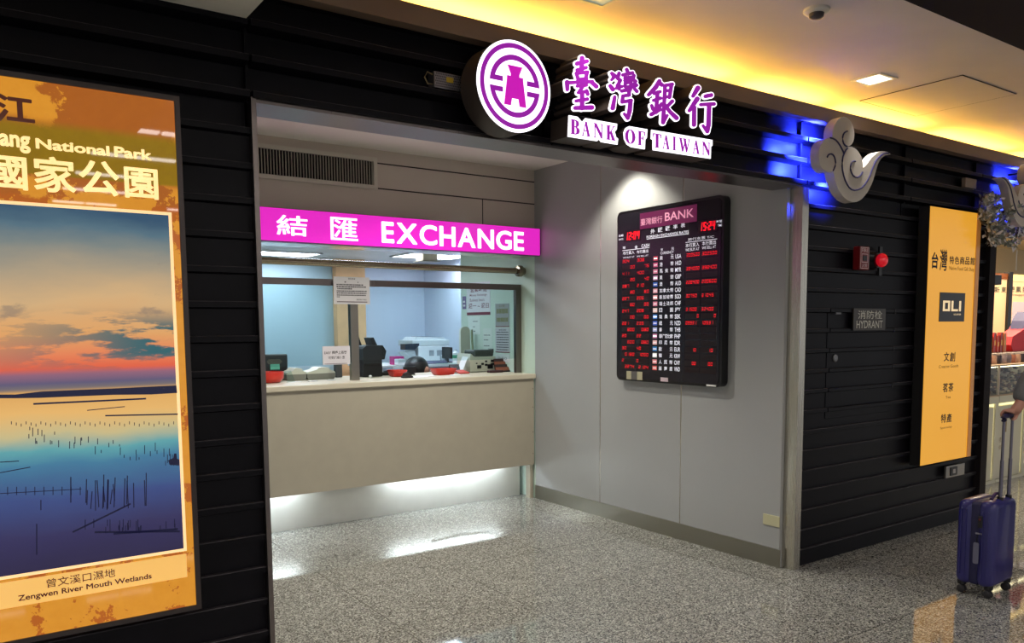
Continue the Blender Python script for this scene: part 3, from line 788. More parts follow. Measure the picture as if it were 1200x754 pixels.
bp = lambda u0,v0,u1,v1: pxbox(onx, FBD, XB, u0, v0, u1, v1)
q1 = lambda x, y: (720+x/6.286, 225+y/6.286)
a0,b0,a1,b1 = bp(*q1(189,277), *q1(609,88))
b0 = pt(onx,FBD,XB,*q1(189,277))[1]; b1 = pt(onx,FBD,XB,*q1(609,90))[1]
part(MB().fbox(FBD, a0,a1,b0,b1,0.0002,0.003), 'title_strip', pmat('plum_strip', (70,16,50), 0.4, emit=(128,26,84), estr=0.42), t)
tl = MB()
text(tl, FBD, '臺灣銀行', *bp(*q1(196,250), *q1(356,176)), 0.0036)
text(tl, FBD, 'BANK', *bp(*q1(374,216), *q1(588,120)), 0.0036, offset=0.012)
part(tl, 'title_lettering', pmat('pink_print', (214,150,172), 0.5, emit=(214,140,168), estr=0.6), t)
WP = pmat('board_white_print', (225,225,235), 0.5, emit=(214,214,226), estr=0.62)
wt = MB()
for i, ch in enumerate('外匯匯率表'):
    x = 267+i*55.5; y = 312-i*11.2
    text(wt, FBD, ch, *bp(*q1(x,y-3), *q1(x+32,y-40)), 0.0008, offset=0.006)
text(wt, FBD, 'FOREIGN EXCHANGE RATES', *bp(*q1(238,343), *q1(548,283)), 0.0008, offset=0.012)
def rule(x0,y0,x1,y1,w=0.004):
    a0,b0 = pt(onx,FBD,XB,*q1(x0,y0)); a1,b1 = pt(onx,FBD,XB,*q1(x1,y1)); b = (b0+b1)/2
    wt.fbox(FBD, a0, a1, b-w/2, b+w/2, 0.0003, 0.0008)
rule(238,351,548,306)
part(wt, 'heading_print', WP, t); wt = MB()
text(wt, FBD, '日期', *bp(*q1(33,333), *q1(66,312)), 0.0008, offset=0.01)
text(wt, FBD, 'DATE', *bp(*q1(33,358), *q1(66,341)), 0.0008, offset=0.01)
text(wt, FBD, '時間', *bp(*q1(752,230), *q1(792,205)), 0.0008, offset=0.01)
text(wt, FBD, 'TIME', *bp(*q1(762,256), *q1(792,236)), 0.0008, offset=0.01)
part(wt, 'clock_labels', WP, t); wt = MB()
text(wt, FBD, '現', *bp(*q1(62,424), *q1(82,402)), 0.0008, offset=0.008)
text(wt, FBD, '金', *bp(*q1(150,418), *q1(172,394)), 0.0008, offset=0.008)
text(wt, FBD, 'CASH', *bp(*q1(200,412), *q1(258,380)), 0.0008, offset=0.012)
rule(60,432,258,412)
for x in (62,164):
    y = 466-(x-62)*0.1
    text(wt, FBD, '本行買入' if x < 100 else '本行賣出', *bp(*q1(x,y), *q1(x+86,y-34)), 0.0008, offset=0.006)
    text(wt, FBD, 'WE BUY AT' if x < 100 else 'WE SELL AT', *bp(*q1(x,y+26), *q1(x+86,y+6)), 0.0008, offset=0.004)
part(wt, 'cash_heading', WP, t); wt = MB()
text(wt, FBD, '旅行支票 T/C', *bp(*q1(542,362), *q1(734,318)), 0.0008)
rule(524,372,756,348)
for x in (524,646):
    y = 412-(x-524)*0.13
    text(wt, FBD, '本行買入' if x < 600 else '本行賣出', *bp(*q1(x,y), *q1(x+102,y-42)), 0.0008, offset=0.004)
    text(wt, FBD, 'WE BUY AT' if x < 600 else 'WE SELL AT', *bp(*q1(x,y+28), *q1(x+102,y-4)), 0.0008, offset=0.002)
part(wt, 'cheque_heading', WP, t); wt = MB()
text(wt, FBD, '幣', *bp(*q1(342,436), *q1(358,416)), 0.0008); text(wt, FBD, '別', *bp(*q1(420,430), *q1(438,406)), 0.0008)
text(wt, FBD, 'CURRENCY', *bp(*q1(340,462), *q1(438,432)), 0.0008, offset=0.004)
part(wt, 'currency_heading', WP, t); wt = MB(); wk = MB()
zr0 = onx(775,302.2,XB)[2]; zr1 = onx(775,431.7,XB)[2]
ca = {k: pt(onx,FBD,XB,u,370)[0] for k, u in dict(c1a=729.2,c1b=744.2,c2a=746.2,c2b=760.8,fa=765.2,fb=770.2,na=772.6,nb=789,ka=790.8,kb=797.6,t1a=803.6,t1b=819.4,t2a=821.8,t2b=839.6).items()}
rows = [('美    元','USA',(190,60,80)),('港    幣','HKD',(190,80,120)),('馬 來 幣','MYR',(200,110,140)),('英    鎊','GBP',(190,150,180)),('澳    幣','AUD',(40,90,180)),('加拿大幣','CAD',(210,150,160)),
        ('新加坡幣','SGD',(214,150,150)),('瑞士法郎','CHF',(200,120,140)),('日    圓','JPY',(220,190,180)),('瑞 典 幣','SEK',(60,120,190)),('紐    元','NZD',(60,90,180)),('泰    幣','THB',(150,160,200)),
        ('菲律賓比索','PHP',(190,130,160)),('印 尼 幣','IDR',(214,170,170)),('歐    元','EUR',(50,120,180)),('韓    元','KRW',(210,210,205)),('人 民 幣','CNY',(200,120,120)),('越 南 盾','VND',(200,90,80))]
LED = pmat('red_led', (255,30,30), 0.5, emit=(244,20,48), estr=0.85)
LEDX = pmat('unlit_led_window', (24,8,12), 0.3)
SEG = {'0':'abcdef','1':'bc','2':'abged','3':'abgcd','4':'fgbc','5':'afgcd','6':'afgedc','7':'abc','8':'abcdefg','9':'abcdfg',' ':''}
def seg7(mb, F, s, a0, b0, h, w, pitch, c=0.0012, sl=0.10, th=0.12):
    x = a0
    for ch in s:
        if ch in '.:':
            zs = (b0,) if ch == '.' else (b0+h*0.25, b0+h*0.65)
            for z in zs: mb.add([F(x-0.3*th*h+sl*(z-b0),z,c),F(x+0.7*th*h+sl*(z-b0),z,c),F(x+0.7*th*h+sl*(z-b0),z+th*h,c),F(x-0.3*th*h+sl*(z-b0),z+th*h,c)], [(0,1,2,3)])
            x += pitch*0.35; continue
        T = th*h
        R_ = {'a':(0,h-T,w,h),'d':(0,0,w,T),'g':(0,h/2-T/2,w,h/2+T/2),'f':(0,h/2,T,h),'e':(0,0,T,h/2),'b':(w-T,h/2,w,h),'c':(w-T,0,w,h/2)}
        for k in SEG[ch]:
            u0,v0,u1,v1 = R_[k]; g = 0.0006
            mb.add([F(x+u+sl*v, b0+v, c) for u,v in ((u0+g,v0+g),(u1-g,v0+g),(u1-g,v1-g),(u0+g,v1-g))], [(0,1,2,3)])
        x += pitch
    return mb
cash1 = ['304','00','411','20','387','80','227','60','247','00','221','800','20','600','30','0180','2','2274','4','3584'][:18]
cash2 = ['308','75','400','40','210','80','206','00','208','00','235','080','22','080','40','1050','0','2124','4','0100'][:18]
tc1 = {0:'300500',2:'394000',4:'228400',6:'30750',8:'31500',9:'     0',10:'09931',14:'   10',16:'   00'}
tc2 = {0:'302500',2:'398400',4:'230600',6:'31045',8:'32400',9:'     0',10:'10931',14:'   10',16:'   00'}
RH = (zr0-zr1)/17
for i, (nm, code, fl) in enumerate(rows):
    z = zr0-RH*i
    q = part(MB().fbox(FBD, ca['fa'], ca['fb'], z-0.017, z+0.015, 0.0003, 0.0009), 'flag_tile', pmat('flag_tint', fl, 0.5, emit=fl, estr=0.35), t)
    part(MB().fbox(FBD, ca['fa']+0.005, ca['fb']-0.005, z-0.006, z+0.003, 0.0009, 0.0012), 'flag_mark', S['litwhite'] if i % 3 == 0 else pmat('flag_mark_tint', (225,215,220), 0.5, emit=(225,215,220), estr=0.4), q)
    chs = [c for c in nm.replace(' ','')]
    n = len(chs)
    for k, ch in enumerate(chs):
        x = ca['na']+(ca['nb']-ca['na']-0.032)*(k/(n-1))
        text(wt, FBD, ch, x, z-0.016, x+0.030, z+0.014, 0.0008, offset=0.006)
    text(wk, FBD, code, ca['ka'], z-0.017, ca['kb'], z+0.014, 0.0008, offset=0.012)
    for (xa, xb, s, al) in ((ca['c1a'],ca['c1b'],cash1[i],i%2),(ca['c2a'],ca['c2b'],cash2[i],i%2),(ca['t1a'],ca['t1b'],tc1.get(i),2),(ca['t2a'],ca['t2b'],tc2.get(i),2)):
        wn_ = part(MB().fbox(FBD, xa-0.004, xb+0.004, z-0.020, z+0.018, 0.0003, 0.0006), 'led_window', LEDX, t)
        if not s: continue
        pitch = 0.0275; w_ = 0.0195
        n_ = len(s)
        x = xa if al == 0 else xb-n_*pitch
        if al == 2: x = xa; pitch = (xb-xa)/max(n_,6); w_ = pitch*0.72
        part(seg7(MB(), FBD, s, x, z-0.012, 0.023, w_, pitch, th=0.15), 'led_figures', LED, wn_)
part(wt, 'currency_names', WP, t); part(wk, 'currency_codes', WP, t)
for s, p0, p1 in (('12:04', q1(80,352), q1(190,294)), ('15:24', q1(626,285), q1(748,218))):
    a0,b0,a1,b1 = bp(*p0, *p1)
    b0 = pt(onx,FBD,XB,(p0[0]+p1[0])/2,(p0[1]+p1[1])/2)[1]-0.030; h = 0.06
    wn_ = part(MB().fbox(FBD, a0-0.012, a1+0.012, b0-0.012, b0+h+0.012, 0.0003, 0.0006), 'clock_window', LEDX, t)
    pit = (a1-a0)/4.35
    part(seg7(MB(), FBD, s, a0, b0, h, pit*0.74, pit, th=0.17), 'clock_figures', LED, wn_)
q2 = lambda x, y: (720+x/6.03, 335+y/6.03)
a0,b0,a1,b1 = bp(*q2(86,664), *q2(198,600)); 
part(MB().fbox(FBD, a0, a1, b0+0.004, b0+0.068, 0.0003, 0.001), 'silver_sticker', pmat('beige_sticker', (176,170,140), 0.4), t)
part(MB().fbox(FBD, a0+(a1-a0)*0.3, a0+(a1-a0)*0.68, b0+0.004, b0+0.068, 0.001, 0.0014), 'grey_sticker', pmat('grey_sticker', (92,88,86), 0.4), t)
a0,b0,a1,b1 = bp(*q2(326,676), *q2(380,646)); part(MB().fbox(FBD, a0, a1, b0, b0+0.03, 0.0003, 0.001), 'maker_plate', pmat('pale_plate', (200,180,186), 0.4), t)
a0,b0,a1,b1 = bp(*q2(650,714), *q2(716,700)); part(MB().fbox(FBD, a0, a1, b0+0.004, b0+0.016, -0.004, 0.001), 'white_tag', G['white'], t)
a0,b0 = pt(onx,FBD,XB,*q2(70,0)); 
# blank socket plate low on the grey wall
FW = FX(XW)
po = MB().rbox(FW, -3.375, -3.243, 0.270, 0.343, 0.0003, 0.008, 0.003).build('socket_cover', pmat('cream_plate', (190,186,150), 0.4)); tag(po, 'small cream blank socket cover low on the grey wall beside the steel jamb', 'socket cover')

# ================================================================== node helpers for printed artwork
def new_art(name, rough=0.08, spec=0.5, strength=1.0):
    m = bpy.data.materials.new(name); m.use_nodes = True; nt = m.node_tree; b = nt.nodes['Principled BSDF']
    b.inputs['Base Color'].default_value = (0.02,0.02,0.02,1); b.inputs['Roughness'].default_value = rough
    b.inputs['Specular IOR Level'].default_value = spec; b.inputs['Emission Strength'].default_value = strength
    tc = nt.nodes.new('ShaderNodeTexCoord'); sx = nt.nodes.new('ShaderNodeSeparateXYZ'); nt.links.new(tc.outputs['Object'], sx.inputs[0])
    return m, nt, b, tc, sx
def nz(nt, vec, scale, detail=6, rough=0.6, stretch=None):
    n = nt.nodes.new('ShaderNodeTexNoise'); n.inputs['Scale'].default_value = scale; n.inputs['Detail'].default_value = detail; n.inputs['Roughness'].default_value = rough
    if stretch:
        mp = nt.nodes.new('ShaderNodeMapping'); mp.inputs['Scale'].default_value = stretch; nt.links.new(vec, mp.inputs[0]); vec = mp.outputs[0]
    nt.links.new(vec, n.inputs['Vector']); return n.outputs['Fac']
def mth(nt, op, a, b=None, c=None):
    n = nt.nodes.new('ShaderNodeMath'); n.operation = op
    for i, x in enumerate((a, b, c)):
        if x is None: continue
        if isinstance(x, (int, float)): n.inputs[i].default_value = x
        else: nt.links.new(x, n.inputs[i])
    return n.outputs[0]
def sstep(nt, x, a, b):
    n = nt.nodes.new('ShaderNodeMapRange'); n.interpolation_type = 'SMOOTHSTEP'
    n.inputs['From Min'].default_value = a; n.inputs['From Max'].default_value = b; nt.links.new(x, n.inputs['Value']); return n.outputs['Result']
def mixc(nt, f, a, b):
    n = nt.nodes.new('ShaderNodeMix'); n.data_type = 'RGBA'
    for k, x in (('Factor', f), ('A', a), ('B', b)):
        if isinstance(x, tuple): n.inputs[k].default_value = x
        elif isinstance(x, (int, float)): n.inputs[k].default_value = x
        else: nt.links.new(x, n.inputs[k])
    return n.outputs['Result']
def ramp(nt, x, stops):
    r = nt.nodes.new('ShaderNodeValToRGB'); e = r.color_ramp.elements
    while len(e) > 1: e.remove(e[-1])
    e[0].position = stops[0][0]; e[0].color = lin(stops[0][1])
    for p, c in stops[1:]:
        q = e.new(p); q.color = lin(c)
    nt.links.new(x, r.inputs['Fac']); return r.outputs['Color']

# ================================================================== poster lightbox
YP = 3.105; FPO = FY(YP)
p1_ = ony(209.3,113.3,YP); p2_ = ony(236.4,713.1,YP)
PX1 = float((p1_[0]+p2_[0])/2); PZ0, PZ1 = float(p2_[2]), float(p1_[2]); PX0 = -0.55
t = thing('poster_lightbox', ((PX0+PX1)/2,3.13,PZ0), 'tall orange framed poster of a wetland sunset on the dark boards left of the entrance', 'poster')
fr = MB(); w = 0.018
for a,b,c,d in ((PX0,PZ0,PX1,PZ0+w),(PX0,PZ1-w,PX1,PZ1),(PX0,PZ0+w,PX0+w,PZ1-w),(PX1-w,PZ0+w,PX1,PZ1-w)): fr.fbox(FPO, a, c, b, d, -0.068, 0.006)
part(fr, 'poster_frame', pmat('bronze_frame', (74,66,64), 0.35, 0.6), t, 'thin dark metal frame')
m, nt, b, tc, sx = new_art('poster_paper', rough=0.02, strength=0.84)
zA = float(ony(150,232,YP)[2]); zB = float(ony(150,214,YP)[2]); zC = float(ony(150,157,YP)[2])
n1 = nz(nt, tc.outputs['Object'], 7.0, 8, 0.65); n2 = nz(nt, tc.outputs['Object'], 3.1, 8, 0.7); n3 = nz(nt, tc.outputs['Object'], 22, 4)
z = sx.outputs['Z']; x = sx.outputs['X']
zn = mth(nt, 'ADD', z, mth(nt, 'MULTIPLY', mth(nt, 'SUBTRACT', n1, 0.5), 0.16))
orange = mixc(nt, n3, lin((220,140,34)), lin((240,164,52)))
rust = mth(nt, 'MULTIPLY', sstep(nt, n1, 0.53, 0.545), 0.92)
low = mixc(nt, rust, orange, lin((186,92,26)))
brown = mixc(nt, n3, lin((172,92,28)), lin((186,104,34)))
olive = mixc(nt, n3, lin((138,104,6)), lin((160,124,12)))
hi = mixc(nt, mth(nt, 'MULTIPLY', sstep(nt, z, zB-0.004, zB+0.004), mth(nt, 'SUBTRACT', 1.0, sstep(nt, z, zC-0.02, zC+0.02))), brown, olive)
torn = mth(nt, 'MULTIPLY', sstep(nt, n2, 0.53, 0.545), mth(nt, 'MAXIMUM', sstep(nt, z, zC-0.03, zC+0.05), mth(nt, 'SUBTRACT', 1.0, sstep(nt, z, zB-0.02, zB+0.01))))
hi = mixc(nt, torn, hi, orange)
leftt = mth(nt, 'MULTIPLY', mth(nt, 'SUBTRACT', 1.0, sstep(nt, mth(nt, 'ADD', x, mth(nt, 'MULTIPLY', n1, 0.4)), 0.50, 0.515)), sstep(nt, z, zC, zC+0.03))
hi = mixc(nt, leftt, hi, orange)
full = mixc(nt, sstep(nt, zn, zA-0.01, zA+0.005), low, hi)
nt.links.new(full, b.inputs['Emission Color'])
part(MB().fbox(FPO, PX0+w, PX1-w, PZ0+w, PZ1-w, -0.006, 0.0), 'poster_sheet', m, t, 'orange poster sheet with rust patches', origin=(0,YP,0))
# the printed photograph
tr = pt(ony,FPO,YP,197.5,252.5); br_ = pt(ony,FPO,YP,214.9,643.0)
QX1 = (tr[0]+br_[0])/2; QZ0, QZ1 = br_[1], tr[1]; QX0 = PX0+(PX1-QX1)
part(MB().fbox(FPO, QX0-0.011, QX1+0.011, QZ0-0.011, QZ1+0.011, 0.0002, 0.0008), 'picture_border', pmat('cream_border', (245,205,150), 0.1, emit=(246,208,150), estr=0.95), t)
m, nt, b, tc, sx = new_art('sunset_print', rough=0.02, strength=0.90)
tt = mth(nt, 'MULTIPLY', sx.outputs['Z'], 1.0/(QZ1-QZ0)); x = sx.outputs['X']
wob = nz(nt, tc.outputs['Object'], 2.2, 5, 0.55, (0.8,1,2.2))
ts = mth(nt, 'ADD', tt, mth(nt, 'MULTIPLY', mth(nt, 'SUBTRACT', wob, 0.5), mth(nt, 'MULTIPLY', sstep(nt, tt, 0.56, 0.75), 0.16)))
ts = mth(nt, 'ADD', ts, mth(nt, 'MULTIPLY', mth(nt, 'SUBTRACT', wob, 0.5), mth(nt, 'MULTIPLY', mth(nt, 'SUBTRACT', 1.0, sstep(nt, tt, 0.40, 0.48)), 0.10)))
col = ramp(nt, ts, [(0.0,(46,40,74)),(0.10,(52,48,92)),(0.20,(58,76,132)),(0.29,(66,124,158)),(0.335,(94,166,172)),(0.385,(206,190,138)),(0.44,(238,186,108)),(0.495,(228,170,92)),
     (0.505,(120,110,110)),(0.52,(96,88,120)),(0.545,(150,98,120)),(0.56,(232,96,62)),(0.60,(236,132,84)),(0.655,(230,166,100)),(0.74,(218,178,126)),(0.83,(176,158,130)),(0.90,(126,134,130)),(0.95,(82,112,128)),(1.0,(52,84,112))])
cl = nz(nt, tc.outputs['Object'], 3.0, 7, 0.62, (1.0,1,4.6))
band = mth(nt, 'MULTIPLY', sstep(nt, tt, 0.535, 0.60), mth(nt, 'SUBTRACT', 1.0, sstep(nt, tt, 0.66, 0.74)))
rightw = sstep(nt, x, QX1-0.62-(QX0+QX1)/2, QX1-0.05-(QX0+QX1)/2)
mk = mth(nt, 'MULTIPLY', mth(nt, 'MULTIPLY', sstep(nt, cl, 0.46, 0.53), band), mth(nt, 'ADD', 0.25, mth(nt, 'MULTIPLY', rightw, 0.75)))
col = mixc(nt, mk, col, lin((44,98,106)))
cl2 = nz(nt, tc.outputs['Object'], 5.0, 6, 0.6, (1.0,1,2.0))
mk2 = mth(nt, 'MULTIPLY', sstep(nt, cl2, 0.60, 0.70), mth(nt, 'MULTIPLY', sstep(nt, tt, 0.64, 0.70), mth(nt, 'MULTIPLY', mth(nt,'SUBTRACT',1.0,sstep(nt, tt, 0.84, 0.90)), 0.55)))
col = mixc(nt, mk2, col, lin((120,110,104)))
nt.links.new(col, b.inputs['Emission Color'])
pic = MB().fbox(FPO, QX0, QX1, QZ0, QZ1, 0.0008, 0.0014)
rng = random.Random(5)
def stroke(x0, z0, x1, z1, w):
    d = np.array((x1-x0, z1-z0)); L = np.hypot(*d); nrm = np.array((-d[1], d[0]))/L*w/2
    pic.add([FPO(x0+nrm[0], z0+nrm[1], 0.0016), FPO(x0-nrm[0], z0-nrm[1], 0.0016), FPO(x1-nrm[0], z1-nrm[1], 0.0016), FPO(x1+nrm[0], z1+nrm[1], 0.0016)], [(0,1,2,3)], 1)
def pz(u, v): return pt(ony,FPO,YP,u,v)
def pstroke(u0,v0,u1,v1,w=0.004): stroke(*pz(u0,v0), *pz(u1,v1), w)
c_ = lambda x, y: (x/2.256, 420+y/2.256)
# land strip and sandbars
L = [pz(*c_(x,y)) for x, y in ((-60,96),(40,96),(110,88),(200,84),(300,80),(380,76),(466,72),(468,92),(400,96),(300,97),(200,101),(105,105),(40,106),(-60,106))]
pic.add([FPO(a,b,0.0016) for a,b in L], [tuple(range(len(L)))], 1)
for a in ((88,121,386,107,.006),(278,152,470,148,.005),(230,138,330,128,.003),(0,275,50,272,.003),(0,303,80,288,.003),(0,358,215,346,.0025),(192,460,345,385,.006),(250,460,475,458,.007),(300,464,470,452,.008)):
    pstroke(*c_(a[0],a[1]), *c_(a[2],a[3]), a[4])
for i in range(34):
    x = 30+i*13; y = 172+(i%3)*3; pstroke(*c_(x,y-5), *c_(x,y+3), 0.0022)
for i in range(44):
    x = 75+rng.random()*390; y = 200+(x-75)*0.17+rng.uniform(-12,24); h = rng.uniform(6,24); pstroke(*c_(x,y-h), *c_(x,y), 0.0024)
for i in range(20):
    x = 225+rng.random()*165; h = rng.uniform(30,90); y = rng.uniform(375,405); pstroke(*c_(x+rng.uniform(-5,5),y-h), *c_(x,y), 0.0032)
for i in range(26):
    x = 225+rng.random()*240; h = rng.uniform(10,34); y = rng.uniform(440,464); pstroke(*c_(x,y-h), *c_(x,y), 0.0026)
for i in range(9):
    x = 20+i*24; pstroke(*c_(x,340), *c_(x,362), 0.0024)
pstroke(*c_(187,314), *c_(187,382), 0.0035); pstroke(*c_(97,438), *c_(97,520), 0.0035); pstroke(*c_(108,375), *c_(108,402), 0.003)
L = [pz(*c_(x,y)) for x, y in ((444,270),(458,264),(460,252),(466,252),(468,266),(474,268),(474,284),(448,282))]
pic.add([FPO(a,b,0.0017) for a,b in L], [tuple(range(len(L)))], 1)
part(pic, 'sunset_picture', [m, pmat('stake_ink', (20,20,44), 0.1, emit=(24,24,50), estr=0.9)], t, 'printed photograph of stakes in still water at sunset', origin=((QX0+QX1)/2,YP,QZ0))
# titles
S['cream'] = pmat('cream_print', (255,222,150), 0.1, emit=(255,222,150), estr=0.97)
S['brownink'] = pmat('brown_ink', (70,36,26), 0.1, emit=(70,34,26), estr=0.9)
g = MB(); bold(g, FPO, '江', *pxbox(ony,FPO,YP,-6,141,39.5,114.5), 0.0004, 0.0014, grow=0.03)
bold(g, FPO, '台', *pxbox(ony,FPO,YP,-66,133,-22,103), 0.0004, 0.0014, grow=0.03)
part(g, 'dark_title', S['brownink'], t)
g = MB()
for ch, u0,v0,u1,v1 in (('國',-14,220,30.8,185),('家',40.5,224,87.6,186.5),('公',93.6,227.2,138.6,191),('園',146.6,231.5,184.4,199)):
    bold(g, FPO, ch, *pxbox(ony,FPO,YP,u0,v0,u1,v1), 0.0004, 0.0014, grow=0.022, n=130)
bold(g, FPO, 'ang', *pxbox(ony,FPO,YP,0,177,35,160), 0.0004, 0.0013, grow=0.035, n=150)
bold(g, FPO, 'National', *pxbox(ony,FPO,YP,42,174.2,128,171.4), 0.0004, 0.0013, grow=0.035, n=300)
bold(g, FPO, 'Park', *pxbox(ony,FPO,YP,134,184.0,177.3,176.2), 0.0004, 0.0013, grow=0.035, n=200)
text(g, FPO, 'Taiji', *pxbox(ony,FPO,YP,-44,170.5,-2,154), 0.0012, offset=0.02)
part(g, 'cream_title', S['cream'], t)
z0c = pz(219,676.5)[1]; z1c = pz(218.5,649)[1]
part(MB().fbox(FPO, PX0+0.09, pz(218.8,660)[0], z0c, z1c, 0.0003, 0.0008), 'caption_strip', pmat('caption_cream', (226,176,96), 0.1, emit=(222,172,94), estr=0.9), t)
g = MB()
text(g, FPO, '曾文溪口濕地', *pxbox(ony,FPO,YP,55,689.5,134.6,666), 0.0012, offset=0.006)
part(g, 'character_caption', S['brownink'], t); g = MB()
bold(g, FPO, 'Zengwen River Mouth Wetlands', *pxbox(ony,FPO,YP,21.5,707,177.5,672), 0.0004, 0.0013, grow=0.022, n=520)
part(g, 'english_caption', S['brownink'], t)

# ================================================================== hydrant cabinet, fire alarm and small wall boxes
t = thing('hydrant_cabinet', ((HX0+HX1)/2,3.15,0.965), 'flush black cabinet door in the boards with a hydrant plate, beside the steel jamb', 'cabinet')
part(siding(MB(), HX0, HX1, 7, 12, lip=LIP-0.003, rec=3.189, back=3.193, zlo=0.965), 'door', G['siding'], t)
FS3 = FY(LIP-0.003)
hz = MB()
for k in range(8, 13):
    zz = Z0+DZ*k-0.018; hz.tube([(HX1+0.004,3.166,zz-0.014),(HX1+0.004,3.166,zz+0.014)], 0.007, 8)
part(hz, 'hinges', G['black'], t)
a,bz = pt(ony,FS3,LIP,981.5,420)
part(MB().lathe((a,3.1885,bz), [(0.026,0),(0.026,0.006),(0.018,0.009),(0.0,0.009)], 20, axis=(0,-1,0)), 'lock', pmat('lock_grey', (120,120,122), 0.3, 0.7), t, 'small round metal lock')
a,bz = pt(ony,FS3,LIP,983,345.5)
part(MB().fbox(FS3, a-0.035, a+0.02, 1.66, 1.672, 0.0, 0.006), 'latch_tag', pmat('tag_grey', (120,120,124), 0.4), t)
a0,b0 = pt(ony,FS3,3.12,999.5,388.5); a1,b1 = pt(ony,FS3,3.12,1037,361.5)
b0, b1 = 1.552, 1.70; a0, a1 = 4.965, 5.352
q = part(MB().fbox(FS3, a0, a1, b0, b1, 0.0006, 0.010), 'hydrant_plate', pmat('bronze_plate', (66,60,54), 0.35, 0.3), t, 'dark plate reading HYDRANT')
g = MB()
text(g, FS3, '消防栓', a0+0.05, b0+0.077, a1-0.045, b1-0.014, 0.0108, offset=0.004)
text(g, FS3, 'HYDRANT', a0+0.035, b0+0.014, a1-0.035, b0+0.066, 0.0108, offset=0.008)
part(g, 'plate_lettering', pmat('white_enamel', (206,204,190), 0.5), q)

FA = FY(LIP-0.0005)
t = thing('fire_alarm_box', (5.0,3.12,1.95), 'red fire alarm call box on the black boards beside the round red lamp', 'fire alarm')
part(MB().rbox(FA, 4.952, 5.075, 1.955, 2.095, 0.0004, 0.02, 0.003), 'back_plate', pmat('dark_red', (84,14,18), 0.4), t)
part(MB().rbox(FA, 4.925, 5.035, 1.955, 2.108, 0.0205, 0.07, 0.004), 'alarm_body', pmat('alarm_red', (120,16,20), 0.35), t)
F7 = FY(LIP-0.0705)
g = MB()
def outline(mb, F, a0,b0,a1,b1,w,c0,c1):
    for a,b,c,d in ((a0,b0,a1,b0+w),(a0,b1-w,a1,b1),(a0,b0+w,a0+w,b1-w),(a1-w,b0+w,a1,b1-w)): mb.fbox(F,a,c,b,d,c0,c1)
outline(g, F7, 4.932,1.962,5.028,2.102,0.004,0.0003,0.0012); outline(g, F7, 4.945,2.002,5.015,2.06,0.004,0.0003,0.0012)
text(g, F7, 'FIRE', 4.944, 2.070, 5.018, 2.094, 0.001, offset=0.01)
text(g, F7, '火警', 4.950, 1.972, 5.010, 1.994, 0.001)
part(g, 'white_marking', pmat('white_mark', (205,180,178), 0.5), t)
part(MB().fbox(F7, 4.958, 5.002, 2.014, 2.048, 0.0003, 0.003), 'press_button', G['black'], t)
rc = ony(1035.5,305,3.085)
t = thing('red_indicator_lamp', (float(rc[0]),3.12,float(rc[2])-0.06), 'round glowing red indicator lamp on the black boards right of the alarm box', 'lamp')
part(MB().lathe((rc[0],LIP-0.0005,rc[2]), [(0.062,0.0005),(0.062,0.012),(0.05,0.03),(0.05,0.045),(0,0.046)], 24, axis=(0,-1,0)), 'lamp_base', G['black'], t, smooth=True)
part(MB().ball((rc[0],LIP-0.071,rc[2]), 0.047,0.036,0.047, 24, 14), 'lens', pmat('red_lens', (180,10,20), 0.2, emit=(206,18,36), estr=0.55, coat=0.5), t, smooth=True)
part(MB().fbox(FA, rc[0]+0.065, rc[0]+0.10, rc[2]-0.10, rc[2]+0.10, 0.0005, 0.014), 'conduit_cover', G['black'], t)
a0,b0 = pt(ony,FA,3.13,1135,226.5); a1,b1 = pt(ony,FA,3.13,1148.5,213.5)
po = MB().rbox(FA, a0, a1, 2.633, 2.706, -0.02, 0.012, 0.003).build('junction_box', pmat('grey_box', (150,136,122), 0.5)); tag(po, 'small pale square junction box between the two cloud ornaments', 'junction box')
FR = FY(LIP-0.0005)
a0,b0 = pt(ony,FR,3.12,1113,556.5); a1,b1 = pt(ony,FR,3.12,1135,542)
t = thing('wall_socket', ((a0+a1)/2,3.13,0.43), 'small metal wall socket on the boards under the amber sign', 'socket')
part(MB().rbox(FR, a0, a1, 0.388, 0.482, 0.0004, 0.02, 0.003), 'socket_plate', pmat('nickel', (150,146,140), 0.3, 0.8), t)
part(MB().fbox(FR, a0+0.06, a0+0.16, 0.402, 0.468, 0.0201, 0.026), 'socket_insert', G['black'], t)
part(MB().fbox(FR, a0+0.09, a0+0.13, 0.418, 0.452, 0.0261, 0.028), 'socket_face', pmat('grey_face', (170,168,165), 0.4), t)

# ================================================================== amber shop sign
YO = 3.09; FO = FY(YO)
c0 = ony(1090.6,242.5,YO); c1 = ony(1078.6,546.3,YO); c2 = ony(1149.4,249.9,YO)
OX0 = float((c0[0]+c1[0])/2); OX1 = float(c2[0]); OZ0, OZ1 = float(c1[2]), float((c0[2]+c2[2])/2)
t = thing('amber_shop_sign', ((OX0+OX1)/2,3.12,OZ0), 'tall glowing amber sign panel with black lettering at the right end of the black boards', 'sign')
part(MB().fbox(FO, OX0-0.004, OX1+0.004, OZ0-0.004, OZ1+0.004, -0.083, -0.003), 'sign_case', G['blackm'], t)
m, nt, b, tc, sx = new_art('amber_acrylic', rough=0.25, strength=0.92)
gz = nz(nt, tc.outputs['Object'], 0.9, 2, 0.5)
nt.links.new(mixc(nt, gz, lin((222,150,38)), lin((230,166,52))), b.inputs['Emission Color']); b.inputs['Base Color'].default_value = lin((120,84,30))
part(MB().fbox(FO, OX0, OX1-0.055, OZ0, OZ1, -0.003, 0.0), 'amber_panel', m, t)
part(MB().fbox(FO, OX1-0.055, OX1, OZ0, OZ1, -0.003, 0.006), 'edge_strip', pmat('bronze_edge', (176,122,66), 0.35, emit=(150,96,40), estr=0.5), t)
S['ink'] = pmat('black_ink', (30,24,18), 0.5)
